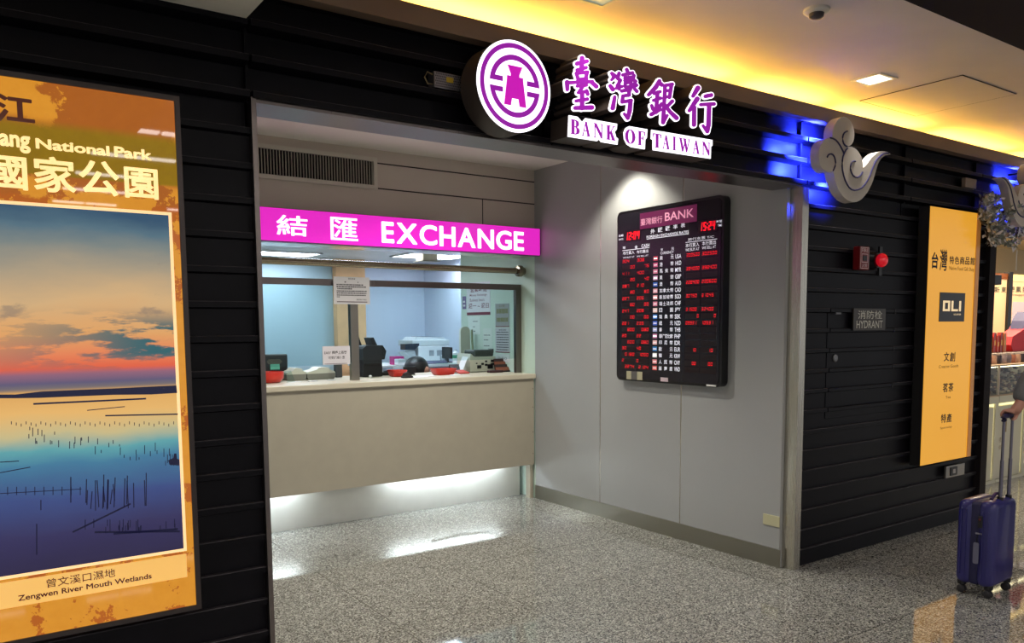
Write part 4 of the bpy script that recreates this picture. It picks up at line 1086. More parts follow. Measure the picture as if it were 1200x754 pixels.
cE = lambda x, y: (1060+x/3.77, 200+y/3.77); cF = lambda x, y: (1060+x/3.77, 380+y/3.77)
ob = lambda m, x0,y0,x1,y1: pxbox(ony, FO, YO, *m(x0,y0), *m(x1,y1))
g = MB()
bold(g, FO, '台', *ob(cE,118,432,150,362), 0.0004, 0.0012, grow=0.025, n=80)
bold(g, FO, '灣', *ob(cE,154,442,190,350), 0.0004, 0.0012, grow=0.012, n=110)
for i, ch in enumerate('特色商品館'):
    x = 198+i*23; bold(g, FO, ch, *ob(cE,x,412+i*1.2,x+21,379+i*1.5), 0.0004, 0.0012, grow=0.014, n=80)
text(g, FO, 'Native Food Gift Shop', *ob(cE,197,444,308,430), 0.001)
part(g, 'shop_name', S['ink'], t); g = MB()
for pair in ((('文',173,165,197,124),('創',199,166,224,124)),(('茗',168,302,192,260),('茶',193,300,216,258)),(('特',160,438,184,396),('產',185,436,209,394))):
    g = MB()
    for ch, x0,y0,x1,y1 in pair: bold(g, FO, ch, *ob(cF,x0,y0,x1,y1), 0.0004, 0.0012, grow=0.016, n=80)
    part(g, 'goods_characters', S['ink'], t)
g = MB()
text(g, FO, 'Creative Goods', *ob(cF,151,196,238,177), 0.001)
text(g, FO, 'Tea', *ob(cF,181,330,203,316), 0.001)
text(g, FO, 'Specialty', *ob(cF,157,468,209,448), 0.001)
part(g, 'goods_words', S['ink'], t)
a0,b0,a1,b1 = ob(cE,150,668,267,542)
q = part(MB().fbox(FO, a0, a1, b0, b1, 0.0003, 0.003), 'logo_tile', pmat('logo_black', (26,20,18), 0.3), t, 'black square tile with pale letters')
g = MB(); wd, hh = a1-a0, b1-b0
def bar(x0,y0,x1,y1): g.fbox(FO, a0+wd*x0, a0+wd*x1, b0+hh*y0, b0+hh*y1, 0.0031, 0.0045)
bar(.13,.36,.20,.72); bar(.33,.36,.40,.72); bar(.20,.36,.33,.43); bar(.20,.65,.33,.72)          # O
bar(.46,.36,.53,.72); bar(.53,.36,.72,.43)                                                       # L
bar(.77,.36,.84,.72)                                                                             # I
text(g, FO, 'SOUVENIR', a0+wd*.56, b0+hh*.22, a0+wd*.85, b0+hh*.28, 0.004)
part(g, 'logo_letters', pmat('logo_cream', (240,214,170), 0.4, emit=(236,206,160), estr=0.8), q)

# ================================================================== cloud ornaments with blue back light
YC = 2.99; FC = FY(YC)
cl_ = lambda x, y: (940+x/6.555, 130+y/6.555)
outl = [(232,212),(233,180),(236,150),(243,120),(255,95),(271,72),(290,55),(306,47),(320,44),(340,49),(358,62),(374,82),(386,104),(394,128),(399,155),(401,185),(400,208),(393,236),(380,257),(365,268),(347,275),
        (362,275),(380,277),(398,284),(416,296),(432,313),(446,335),(457,360),(464,388),(468,415),(468,438),(480,428),(498,408),(516,384),(534,361),(552,342),(572,325),(592,314),(612,309),(634,310),(656,316),(672,326),(680,335),(660,338),(640,341),(622,353),(606,368),(594,386),(583,408),(574,436),(565,465),(557,495),(548,525),(534,562),(518,595),(500,628),(480,654),(460,676),(440,690),(420,699),(400,702),(380,699),(358,690),(335,675),(312,654),(292,628),(276,598),(264,568),(254,535),(245,498),(237,460),(222,466),(203,470),(184,466),(166,455),(150,436),(138,412),(131,385),(128,352),(129,318),(134,288),(143,262),(156,240),(172,224),(192,213),(212,209)]
grooves = [[(346,156),(334,160),(322,170),(313,185),(309,205),(310,228),(316,250),(328,266),(344,274)],
           [(190,358),(196,344),(206,334),(220,331),(234,337),(245,352),(252,374),(255,400),(252,424),(243,447),(236,460)],
           [(214,208),(236,213),(256,224),(276,246),(294,275),(308,302),(320,328)],
           [(347,288),(334,302),(322,324),(312,352),(307,385),(305,420),(308,455),(316,492),(327,530),(342,562),(358,588),(376,604),(400,611),(428,606),(456,592),(480,566),(500,536),(517,503),(530,466),(544,430),(558,397),(575,370),(596,349),(620,332),(645,326),(664,327)],
           [(408,390),(396,386),(384,391),(374,406),(369,428),(370,452),(377,476),(389,497),(404,509),(422,513),(440,504),(453,489),(462,470)]]
CO = [pt(ony,FC,YC,*cl_(*p)) for p in outl]; CG = [[pt(ony,FC,YC,*cl_(*p)) for p in gline] for gline in grooves]
cloudm = pmat('cloud_grey', (198,190,178), 0.55, var=0.03, vscale=6); groovem = pmat('groove_backlit_blue', (34,30,84), 0.5)  # blue backlight in the grooves is painted into their colour
Qc = np.array(CO)
def cloud(f, label):
    pts = [(f(a), b) for a, b in CO]; q = np.array(pts)
    t = thing('cloud_ornament', (float(q[:,0].mean()),3.05,float(q[:,1].min())), label, 'wall ornament', 'cloud ornaments on the dark boards')
    part(solid(MB(), FC, [pts], -0.062, 0.0), 'cloud_panel', cloudm, t)
    gm = MB()
    for gl in CG: gm.tube([FC(f(a), b, 0.0015) for a, b in gl], 0.0055, 6)
    part(gm, 'spiral_grooves', groovem, t, smooth=True)
    pg = MB()
    for fx_, fz in ((0.3,0.55),(0.55,0.25),(0.4,0.85)):
        x = f(Qc[:,0].min()+fx_*np.ptp(Qc[:,0])); z = Qc[:,1].min()+fz*np.ptp(Qc[:,1])
        pg.tube([(x,3.0525,z),(x,3.1395,z)], 0.008, 8)
    part(pg, 'stand_offs', G['black'], t)
    for fx_, fz in ((0.10,0.42),(0.42,0.22),(0.24,0.80),(0.02,0.62)):
        x = f(Qc[:,0].min()+fx_*np.ptp(Qc[:,0])); z = Qc[:,1].min()+fz*np.ptp(Qc[:,1])
        bl = lamp('blue_backlight', 'AREA', (x,3.062,z), BLUE_W, (0.02,0.04,1.0), 0.06, (PI/2,0,0)); bl.data.spread = math.radians(118)
    return t
cloud(lambda a: a, 'grey scroll cloud ornament above the steel jamb with blue light behind')
tip = pt(ony,FC,YC,*cl_(680,335))[0]; tip2 = float(ony(1172,210,YC)[0])
cloud(lambda a: tip2+tip-a, 'grey scroll cloud ornament over the shop entrance, its tail curling above the wreath')

# ================================================================== wreath over the shop entrance
rng = random.Random(11)
def wreath(c, R_, label, blue):
    t = thing('frosted_wreath', (c[0],c[1],c[2]-R_), label, 'wreath', 'frosted foliage over the shop entrance')
    lf = MB(); fl = MB()
    for i in range(230):
        a = rng.random()*2*PI; rr = R_*(0.72+0.28*rng.random()) if blue else R_*math.sqrt(rng.random())
        p = np.array((c[0]+rr*math.cos(a), c[1]+rng.uniform(-0.04,0.03), c[2]+rr*math.sin(a)))
        d = np.array((rng.uniform(-1,1), rng.uniform(-1,0.4), rng.uniform(-1,1))); d /= np.linalg.norm(d)
        s = np.cross(d, (rng.uniform(-1,1),rng.uniform(-1,1),rng.uniform(-1,1))); s /= np.linalg.norm(s)
        L = rng.uniform(0.03,0.065); w = L*0.28; up_ = np.cross(d, s)*w*0.5
        tgt = lf if rng.random() < 0.62 else fl
        tgt.add([p, p+d*L*0.5+s*w+up_, p+d*L, p+d*L*0.5-s*w+up_, p+d*L*0.5-up_*0.3], [(0,1,4),(1,2,4),(2,3,4),(3,0,4)])
    part(lf, 'foliage', pmat('frost_green', (150,156,146), 0.6), t)
    part(fl, 'frosted_flowers', pmat('frost_white', (232,230,230), 0.6), t)
    ring = [(c[0]+R_*0.85*math.cos(a), c[1]+0.02, c[2]+R_*0.85*math.sin(a)) for a in [2*PI*i/20 for i in range(21)]]
    part(MB().tube(ring, 0.010, 6, caps=False), 'wire_ring', pmat('twig_brown', (70,60,48), 0.7), t)
    return t
def at_y(u, v, y): p = ony(u, v, y); return (float(p[0]), y, float(p[2]))
wreath(at_y(1159,246,3.03), 0.13, 'tuft of frosted foliage at the corner of the shop header left of the wreath', False)
wreath(at_y(1186,264,3.03), 0.17, 'round frosted wreath hanging on the shop header under the second cloud', True)
wreath(at_y(1165,274,3.03), 0.08, 'small cluster of frosted foliage hanging just left of the wreath', False)
c = at_y(1184,264,3.05)
hc = MB().tube([(c[0]+0.02,3.0,c[2]-0.2),(c[0]+0.02,3.0,c[2]-0.36)], 0.004, 6).build('hanging_cord', G['white']); tag(hc, 'thin white cord dangling below the wreath', 'cord')
# small black camera box on the door post
p = at_y(1160,327,3.13)
t = thing('black_sensor_box', p, 'small black box sticking out of the dark door post at the shop entrance', 'sensor')
part(MB().rbox(FZ(0), 6.905, 7.06, 3.16, 3.24, p[2]-0.04, p[2]+0.04, 0.006), 'sensor_body', G['black'], t)
part(MB().lathe((7.062,3.20,p[2]), [(0.025,0),(0.02,0.012),(0,0.013)], 16, axis=(1,0,0)), 'lens', pmat('dark_lens', (40,40,46), 0.1), t)

# ================================================================== shop interior
lamp('shop_lamp', 'AREA', (9.2,4.6,2.74), SHOP_W, (1,0.82,0.58), 3.5, (0,0,0), size_y=1.6)
p = (9.2,4.6,2.745)
t = thing('shop_ceiling_light', p, 'long warm ceiling light inside the shop', 'ceiling light')
part(MB().box((7.5,4.5,2.741),(10.9,4.7,2.7495)), 'light_body', pmat('warm_panel', (255,240,200), 0.5, emit=(255,225,170), estr=1.4), t)
cabm = pmat('cabinet_cream', (206,204,184), 0.45); slot = pmat('cabinet_light', (255,250,200), 0.5, emit=(250,240,180), estr=0.95)
brass = pmat('brass_pull', (140,118,70), 0.35, 0.7)
xs = [7.20, 7.82, 8.445, 9.07, 9.70]
labs = ['cream shop cabinet hidden by the door post','cream shop cabinet beside the door post with brass numbers','cream shop cabinet behind the suitcase handle','cream shop cabinet at the right edge of the view']
for i in range(4):
    x0, x1 = xs[i]+0.006, xs[i+1]-0.006
    t = thing('display_cabinet', ((x0+x1)/2,4.0,0), labs[i], 'cabinet', 'cream cabinets along the shop front')
    part(MB().box((x0,3.79,0.0), (x1,4.25,0.868)).box((x0,3.75,0.80), (x1,3.79,0.868)).box((x1-0.06,3.75,0.0), (x1,3.79,0.80)).box((x0,3.75,0.0), (x1-0.06,3.765,0.03)), 'cabinet_body', cabm, t)
    part(MB().box((x0,3.766,0.035), (x1-0.068,3.785,0.765)), 'cabinet_door', cabm, t)
    part(MB().box((x0+0.02,3.768,0.772), (x1-0.075,3.788,0.795)).box((x1-0.0665,3.768,0.05), (x1-0.0605,3.788,0.795)), 'light_slot', slot, t)
    q = MB().box((x0+0.14,3.745,0.50), (x0+0.165,3.7655,0.72))
    part(q, 'pull', brass, t)
    g = MB(); FCb = FY(3.766)
    text(g, FCb, '禮盒', x0+0.06, 0.40, x0+0.16, 0.45, 0.001); part(g, 'brass_lettering', brass, t); g = MB(); text(g, FCb, '伴手', x0+0.06, 0.32, x0+0.16, 0.37, 0.001)
    part(g, 'brass_lettering', brass, t)
    # glass display case standing on the cabinet
    tc_ = thing('glass_case', ((x0+x1)/2,4.0,0.868), ['glass case of snacks hidden by the door post','glass case of pale snacks on the cabinet beside the door post','glass case of dark snacks on the cabinet behind the grey sleeve','glass case on the cabinet at the right edge'][i], 'display case', 'glass cases on the shop cabinets')
    z0 = 0.8685
    part(MB().box((x0,3.76,z0), (x1,4.20,z0+0.012)).box((x0,3.76,1.165), (x1,4.20,1.180)).box((x0,4.19,z0+0.012), (x1,4.20,1.165)), 'case_frame', pmat('case_frame_tan', (176,150,120), 0.4), tc_)
    for xx in (x0, x1-0.012): part(MB().box((xx,3.762,z0+0.012), (xx+0.012,3.774,1.165)), 'case_post', pmat('case_steel', (200,188,172), 0.35, 0.4), tc_)
    part(MB().box((x0+0.02,3.785,1.155), (x1-0.02,3.80,1.1645)), 'case_fill_light', pmat('case_fill_light', (255,240,210), 0.5, emit=(255,226,180), estr=9.0), tc_)  # glowing strip added under the case top to brighten the snacks
    part(MB().box((x0+0.012,3.764,z0+0.012), (x1-0.012,3.769,1.165)), 'case_glass', G['glass'], tc_)
    pile = MB()
    cols = [(150,104,62),(196,160,100),(110,66,44),(214,190,150),(60,42,36)] if i < 2 else [(70,48,42),(120,80,60),(44,34,34),(190,170,150),(96,60,48)]
    pm = [pmat('snack_tint', c_, 0.45) for c_ in cols]
    for k in range(150):
        x = rng.uniform(x0+0.05,x1-0.05); y = rng.uniform(3.80,4.14); z = 0.884+(y-3.8)*0.75*rng.random()+0.015
        pile.ball((x,y,z), rng.uniform(.018,.034), rng.uniform(.018,.03), rng.uniform(.010,.02), 6, 4, mat=rng.randrange(5))
    so = pile.build('snack_pile', pm); tag(so, ['hidden heap of snacks','heap of pale brown snacks inside the glass case beside the door post','heap of dark snacks inside the glass case behind the sleeve','heap of snacks inside the rightmost glass case'][i], 'snacks', kind='stuff')
# jars on the cases
jm = [pmat('jar_tint', c_, 0.25) for c_ in ((170,150,150),(120,110,118),(190,120,90),(214,170,140),(60,50,56))]
jars = []
for k in range(11):
    x = 8.27+k*0.105
    t = thing('snack_jar', (x,3.90,1.1805), 'small jar with a pale lid in the row on top of the glass cases', 'jar', 'jars on the glass cases')
    part(MB().lathe((x,3.90,1.1805), [(0.040,0),(0.043,0.01),(0.043,0.075),(0.036,0.088)], 14), 'jar_body', jm[k%5], t, smooth=True)
    part(MB().lathe((x,3.90,1.2688), [(0.038,0),(0.038,0.018),(0,0.019)], 14), 'lid', pmat('lid_tint', (196,186,180), 0.4), t, smooth=True)
# red packs
rm = [pmat('pack_tint', c_, 0.35) for c_ in ((176,30,26),(196,60,36),(150,22,24),(204,120,50))]
po = MB().box((7.3,4.02,1.1805), (9.69,4.19,1.285)).build('display_riser', pmat('riser_brown', (96,64,44), 0.5)); tag(po, 'long brown riser behind the jars carrying the red packs', 'riser')
for k in range(15):
    x = 8.64+(k%8)*0.075; y = 4.06+(k//8)*0.08; zb = 1.2855
    h = rng.uniform(0.15,0.21) + (0.03 if k >= 8 else 0); F_ = Fr((x,y,zb), (math.cos(.2*rng.uniform(-1,1)),0.1,0), (0,0,1), (0,-1,0))
    pk = MB()
    pk.prism(F_, [(-.036,0),(.036,0),(.040,.03),(.038,h-.03),(.030,h),(-.030,h),(-.038,h-.03),(-.040,.03)], -0.02, 0.02)
    po = pk.build('snack_pack', rm[k%4]); tag(po, 'red standing snack pack in the bunch on the riser beside the door post', 'snack pack', 'red packs on the shop riser')
    part(MB().fbox(F_, -.024, .024, h*.35, h*.62, 0.0201, 0.0212), 'gold_label', pmat('gold_label', (220,170,80), 0.4), po)
# red gift bag at the edge of the view
bx = at_y(1198,413,4.05); w0 = at_y(1185,400,4.05)[0]
F_ = Fr((bx[0],4.05,1.2855), (1,0,0), (0,0,1), (0,-1,0))
t = thing('red_gift_bag', (bx[0]+0.12,4.05,1.2855), 'bright red bag with a dark blue top standing at the right edge of the view', 'bag')
bw = bx[0]-w0
part(MB().prism(F_, [(-bw*.8,0.0),(.36,0.0),(.40,.05),(.38,.20),(.28,.34),(.14,.36),(.02,.24),(-bw*.9,.16),(-bw,.07)], -0.16, 0.0), 'bag_body', pmat('bag_red', (196,26,44), 0.5), t)
part(MB().prism(F_, [(.02,.2405),(.14,.3605),(.28,.3405),(.30,.42),(.18,.43),(.06,.33)], -0.15, -0.01), 'bag_top', pmat('bag_blue', (34,34,92), 0.5), t)
# lit graphic wall behind
YG = 4.55; FG = FY(YG)
gx0 = at_y(1146,330,YG)[0]; gz1 = at_y(1165,327,YG)[2]; gxp = at_y(1179.5,340,YG)[0]; gxq = at_y(1183.5,340,YG)[0]
t = thing('graphic_panel', (gx0+0.8,4.6,0), 'backlit cream panel with black characters at the back of the shop cabinets', 'panel')
m, nt, b, tc, sx = new_art('cream_graphic', rough=0.3, strength=0.9)
b.inputs['Base Color'].default_value = lin((220,190,140))
hz_ = nz(nt, tc.outputs['Object'], 2.6, 4, 0.6)
zz = mth(nt, 'ADD', sx.outputs['Z'], mth(nt, 'MULTIPLY', hz_, 0.25))
nt.links.new(ramp(nt, zz, [(0.0,(120,124,40)),(0.16,(152,150,60)),(0.24,(204,170,110)),(0.5,(222,178,122)),(1.0,(226,190,140))]), b.inputs['Emission Color'])
part(MB().fbox(FG, gx0-0.3, gxp, 1.29, gz1, -0.03, 0.0), 'left_graphic', m, t, origin=(gx0,YG,1.29))
part(MB().fbox(FG, gxq, gxq+2.0, 1.29, gz1-0.01, -0.03, 0.0), 'right_graphic', m, t, origin=(gx0,YG,1.29))
part(MB().fbox(FG, gx0-0.3, gxp, gz1, at_y(1165,320,YG)[2], -0.03, 0.01), 'brown_rail', pmat('rail_brown', (136,74,32), 0.5), t)
part(MB().fbox(FG, gxq, gxq+2.0, gz1-0.01, at_y(1190,322,YG)[2], -0.03, 0.01), 'light_rail', pmat('rail_light', (250,220,140), 0.4, emit=(250,220,140), estr=0.9), t)
part(MB().fbox(FG, gxp, gxq, 0.0, at_y(1181,319,YG)[2], -0.04, 0.03), 'black_post', G['black'], t)
part(MB().fbox(FG, gxq+0.08, gxq+1.3, at_y(1190,392,YG)[2], at_y(1190,354,YG)[2], 0.0, 0.006), 'pale_picture', pmat('pink_picture', (214,190,186), 0.4, emit=(206,178,176), estr=0.7), t)
g = MB()
for i, (u0, u1) in enumerate(((1165,1171.5),(1173,1179),(1184.5,1189),(1190,1196.5),(1198,1204),(1206,1212))):
    a0,b0 = pt(ony,FG,YG,u0,343); a1,b1 = pt(ony,FG,YG,u1,336.5); text(g, FG, '新東陽鳳梨酥'[i], a0, b0, a1, b1, 0.002, offset=0.012)
a0,b0 = pt(ony,FG,YG,1184,347.5); a1,b1 = pt(ony,FG,YG,1212,345); text(g, FG, 'Pineapple Cake', a0, b0, a1, b1, 0.002)
part(g, 'black_characters', S['ink'], t)

# ================================================================== things on and behind the counter
DK = 1.1572
def xat(u, y): return float(ony(u, 440, y)[0])
def zat(u, v, y): return float(ony(u, v, y)[2])
red = pmat('red_plastic', (206,44,30), 0.35, coat=0.3); beige = pmat('grey_beige_plastic', (206,202,186), 0.45); paper = pmat('white_paper', (226,228,228), 0.7)
ink2 = pmat('print_ink', (46,42,48), 0.7); wine = pmat('wine_print', (120,50,66), 0.6)

# monitor seen from behind, at the left end
Y = 6.70; x0, x1, z1 = xat(299,Y), xat(338,Y), zat(320,415.5,Y); F_ = FY(Y)
t = thing('counter_monitor', ((x0+x1)/2,Y,DK), 'black monitor seen from behind at the left end of the counter, above the red bowl', 'monitor')
part(MB().rbox(F_, x0, x1, DK+0.05, z1, -0.06, 0.0, 0.012), 'monitor_shell', G['black'], t)
sl = MB()
for i in range(7): sl.fbox(F_, x0+0.10+abs(i-3)*0.004, x1-0.05-abs(i-3)*0.006, z1-0.045-i*0.006, z1-0.042-i*0.006, 0.0002, 0.0015)
part(sl, 'vent_slots', pmat('slot_grey', (120,112,92), 0.5), t)
xm = xat(321,Y); part(MB().fbox(F_, xm-0.028, xm+0.05, DK+0.085, DK+0.13, 0.0003, 0.0015), 'green_label', pmat('green_label', (110,196,170), 0.5), t)
part(MB().fbox(F_, (x0+x1)/2-0.03, (x0+x1)/2+0.03, DK+0.012, DK+0.05, -0.045, -0.02).fbox(F_, (x0+x1)/2-0.09, (x0+x1)/2+0.09, DK, DK+0.012, -0.09, 0.02), 'stand', G['black'], t)
# red bowl
Y = 6.36; xc = xat(315,Y); r = xat(332,Y)-xc
b_ = MB().lathe((xc,Y,DK), [(r*.55,0.0),(r*.75,0.006),(r*.97,0.035),(r,0.075),(r*.98,0.088),(r*.90,0.088),(r*.88,0.07),(r*.7,0.02),(0,0.014)], 32).build('red_bowl', red, smooth=True)
tag(b_, 'round red plastic bowl at the left end of the counter', 'bowl')
# two grey desk calculators
for i, (ua, ub, lab) in enumerate(((336,359,'grey beige desk calculator next to the red bowl'), (360,393,'wider grey beige desk calculator left of the steel window post'))):
    Y = 6.48; x0, x1 = xat(ua,Y), xat(ub,Y); F_ = Fr(((x0+x1)/2,Y,DK), (1,0,0), (0,0,1), (0,-1,0)); w = (x1-x0)/2
    t = thing('desk_calculator', ((x0+x1)/2,Y,DK), lab, 'calculator', 'desk calculators on the counter')
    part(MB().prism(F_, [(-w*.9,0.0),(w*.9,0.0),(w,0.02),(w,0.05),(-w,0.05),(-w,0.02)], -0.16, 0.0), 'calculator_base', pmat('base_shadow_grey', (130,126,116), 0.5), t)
    part(MB().prism(F_, [(-w,0.0505),(w,0.0505),(w*.92,0.066),(w*.62,0.080),(w*.5,0.098),(0.0,0.102),(-w*.18,0.098),(-w*.34,0.082),(-w*.9,0.066)], -0.16, 0.004), 'calculator_cover', beige, t, smooth=True)
    kb = MB()
    for a in range(5):
        for c in range(3): kb.box(((x0+x1)/2-w*.7+a*w*.3,Y+0.165+c*0.03,DK+0.03), ((x0+x1)/2-w*.7+a*w*.3+w*.2,Y+0.185+c*0.03,DK+0.04))
    kb.box(((x0+x1)/2-w*.9,Y+0.161,DK), ((x0+x1)/2+w*.9,Y+0.26,DK+0.03))
    part(kb, 'keypad', G['black'], t)
# small clear card stand by the bowl
Y = 6.34; x0, x1 = xat(335,Y), xat(344,Y); F_ = FY(Y)
t = thing('card_stand', ((x0+x1)/2,Y,DK), 'small clear card stand with a white slip in front of the grey calculators', 'card stand')
part(MB().add([F_(x0,DK+0.002,0.03),F_(x1,DK+0.002,0.03),F_(x1-0.02,DK+0.09,0),F_(x0-0.02,DK+0.09,0),F_(x0,DK+0.002,0.033),F_(x1,DK+0.002,0.033),F_(x1-0.02,DK+0.09,0.003),F_(x0-0.02,DK+0.09,0.003)], [(0,1,2,3),(4,5,6,7),(0,1,5,4),(1,2,6,5),(2,3,7,6),(3,0,4,7)]), 'clear_sheet', G['glass'], t)
part(MB().box((x0,Y-0.06,DK), (x1+0.05,Y-0.005,DK+0.002)), 'white_slip', paper, t)
for u, w_, y, lab in ((366,0.075,6.30,'white slip of paper in front of the wider calculator'),(388,0.05,6.30,'small white slip beside the steel window post')):
    x = xat(u,y); po = MB().box((x-w_/2,y-0.03,DK), (x+w_/2,y+0.03,DK+0.004)).build('paper_slip', paper); tag(po, lab, 'paper')
# paper signs
def sheet(u0,v0,u1,v1,Y,label,lines,bar=None,col=None,name='paper_sign'):
    F_ = FY(Y); a0,b0,a1,b1 = pxbox(ony,F_,Y,u0,v0,u1,v1)
    t = thing(name, ((a0+a1)/2,Y,b0), label, 'sign')
    part(MB().fbox(F_, a0, a1, b0, b1, -0.003, 0.0), 'sheet', col or paper, t)
    g = MB(); W, Hh = a1-a0, b1-b0
    for ln in lines:
        if isinstance(ln[0], str): text(g, F_, ln[0], a0+W*ln[1], b0+Hh*ln[2], a0+W*ln[3], b0+Hh*ln[4], 0.0006, offset=ln[5] if len(ln) > 5 else 0.004)
        else:
            x = a0+W*ln[0]
            while x < a0+W*ln[1]-0.006:
                d = rng.uniform(0.006,0.016); g.fbox(F_, x, min(x+d, a0+W*ln[1]), b0+Hh*ln[2], b0+Hh*ln[3], 0.0, 0.0006); x += d+0.0035
    part(g, 'print', ink2, t)
    if bar: part(MB().fbox(F_, a0+W*bar[0], a0+W*bar[1], b0+Hh*bar[2], b0+Hh*bar[3], 0.0, 0.0008), 'rule', pmat('plum_rule', (72,46,60), 0.6), t)
    return t
greyp = pmat('grey_sign_paper', (196,194,196), 0.6)
sheet(391.5,356.5,433,325.5,6.14,'grey paper notice of small print taped to the steel bar over the window post','x' and
  [('敬告旅客',.40,.90,.60,.965),(.30,.34,.79,.83),(.66,.70,.79,.83),(.08,.84,.69,.735),(.08,.92,.615,.66),(.10,.50,.54,.585),(.08,.92,.46,.50),(.08,.93,.385,.425),(.08,.90,.31,.35),(.08,.18,.25,.28),('臺灣銀行 敬啟',.62,.145,.90,.20)], (.08,.92,.07,.10), greyp)
sheet(378.5,428,410,405.5,6.14,'white card with two lines of print hanging on the glass left of the window post',
  [('EASY 櫃檯上兩幣',.06,.56,.88,.74,.012),('可受託換優惠',.20,.30,.80,.46,.012)], (.06,.88,.035,.06), pmat('white_card', (206,202,208), 0.6))
# tall black printer
Y = 6.5; x0, x1 = xat(425.5,Y), xat(450,Y); z1 = zat(438,405,Y); F_ = FY(Y)
t = thing('receipt_printer', ((x0+x1)/2,Y,DK), 'tall black printer box with a wider hood right of the steel window post', 'printer')
part(MB().rbox(F_, x0+0.006, x1-0.012, DK, z1-0.11, -0.24, 0.0, 0.008), 'printer_body', G['blackm'], t)
hd = [(x0-0.004,z1-0.125),(x1+0.004,z1-0.125),(x1+0.022,z1-0.05),(x1-0.012,z1),(x0+0.03,z1),(x0-0.004,z1-0.03)]
part(MB().prism(F_, hd, -0.25, 0.012), 'hood', G['black'], t)
part(MB().prism(F_, [(x0+0.004,z1+0.002),(x0+0.022,z1+0.002),(x0-0.004,z1+0.075),(x0-0.012,z1+0.06)], -0.2, -0.06).prism(F_, [(x0+0.125,z1+0.001),(x0+0.168,z1+0.001),(x0+0.135,z1+0.068),(x0+0.105,z1+0.064)], -0.2, -0.06), 'paper_guides', G['black'], t)
part(MB().fbox(F_, x0+0.03, x1-0.03, DK+0.10, DK+0.112, 0.0005, 0.003), 'paper_slot', pmat('slot_dark', (8,8,8), 0.4), t)
x = xat(434,6.34); po = MB().lathe((x,6.34,DK), [(0.012,0),(0.014,0.02),(0.008,0.026),(0,0.027)], 12).build('white_cap', pmat('white_cap', (222,220,215), 0.4), smooth=True); tag(po, 'tiny white cap standing in front of the black printer', 'cap')
x = xat(399,6.62); po = MB().rbox(FY(6.62), xat(394,6.62), xat(401.5,6.62), DK, zat(398,423,6.62), -0.06, 0.0, 0.006).build('dark_device', pmat('dark_grey_device', (66,66,68), 0.4)); tag(po, 'dark grey device half hidden behind the steel window post', 'device')
# tilted tablet
Y = 6.58; x0, x1 = xat(449,Y), xat(466,Y); zt = zat(458,431,Y)
t = thing('signing_tablet', ((x0+x1)/2,Y,DK), 'dark tilted signing tablet right of the tall black printer', 'tablet')
def slab(mb, P0, P1, P2, th, mat=0):
    P0, P1, P2 = [np.array(p, float) for p in (P0,P1,P2)]; P3 = P0+(P2-P1); n = np.cross(P1-P0, P2-P1); n = n/np.linalg.norm(n)*th
    Q = [P0,P1,P2,P3]; return mb.add(Q+[q-n for q in Q], [(0,1,2,3),(7,6,5,4),(0,4,5,1),(1,5,6,2),(2,6,7,3),(3,7,4,0)], mat)
part(slab(MB(), (x0-0.01,Y,DK+0.03), (x1-0.04,Y,DK+0.03), (x1,Y+0.09,zt), 0.014), 'tablet_case', G['black'], t)
part(slab(MB(), (x0+0.008,Y+0.008,DK+0.042), (x1-0.05,Y+0.008,DK+0.042), (x1-0.018,Y+0.078,zt-0.002), 0.002), 'screen', pmat('tablet_screen', (84,92,104), 0.15), t)
part(MB().box((x0,Y+0.02,DK), (x1-0.05,Y+0.12,DK+0.018)), 'tablet_foot', G['black'], t)
# red trays
def tray(u0, u1, Y, h, label):
    x0, x1 = xat(u0,Y), xat(u1,Y); cx_, w = (x0+x1)/2, (x1-x0)/2
    F_ = FZ(DK); m_ = MB(); d = 0.07
    def ring(s, z, rr): return [(cx_+(p[0])*s*w, Y+(p[1])*s*d, DK+z) for p in rrect(-1,-1,1,1,rr,4)]
    R_ = [ring(.72,0,.35), ring(.80,0.006,.35), ring(1.0,0.052,.3), ring(1.0,0.058,.3), ring(.94,0.058,.3), ring(.76,0.012,.35)]
    n = len(R_[0]); vs = [p for r_ in R_ for p in r_]
    fs = [tuple(range(n-1,-1,-1))]+[(i*n+j, i*n+(j+1)%n, (i+1)*n+(j+1)%n, (i+1)*n+j) for i in range(len(R_)-1) for j in range(n)]+[tuple((len(R_)-1)*n+j for j in range(n))]
    o = m_.add(vs, fs).build('cash_tray', red, smooth=True); tag(o, label, 'tray'); return o
tray(507,532,6.36,0.05,'red plastic cash tray on the counter left of the note counter')
tray(457,474,6.42,0.05,'red plastic tray behind the black stapler near the black printer')
# dark customer display
Y = 6.56; F_ = FY(Y); x0, x1 = xat(473.5,Y), xat(488,Y)
t = thing('dark_display', ((x0+x1)/2,Y,DK), 'small dark display in front of the bowed black-haired person', 'display')
part(MB().rbox(F_, x0, x1, DK+0.014, zat(480,430,Y), -0.02, 0.0, 0.004), 'display_panel', G['black'], t)
part(MB().fbox(F_, x0+0.03, x1-0.03, DK, DK+0.014, -0.06, 0.03), 'display_foot', G['black'], t)
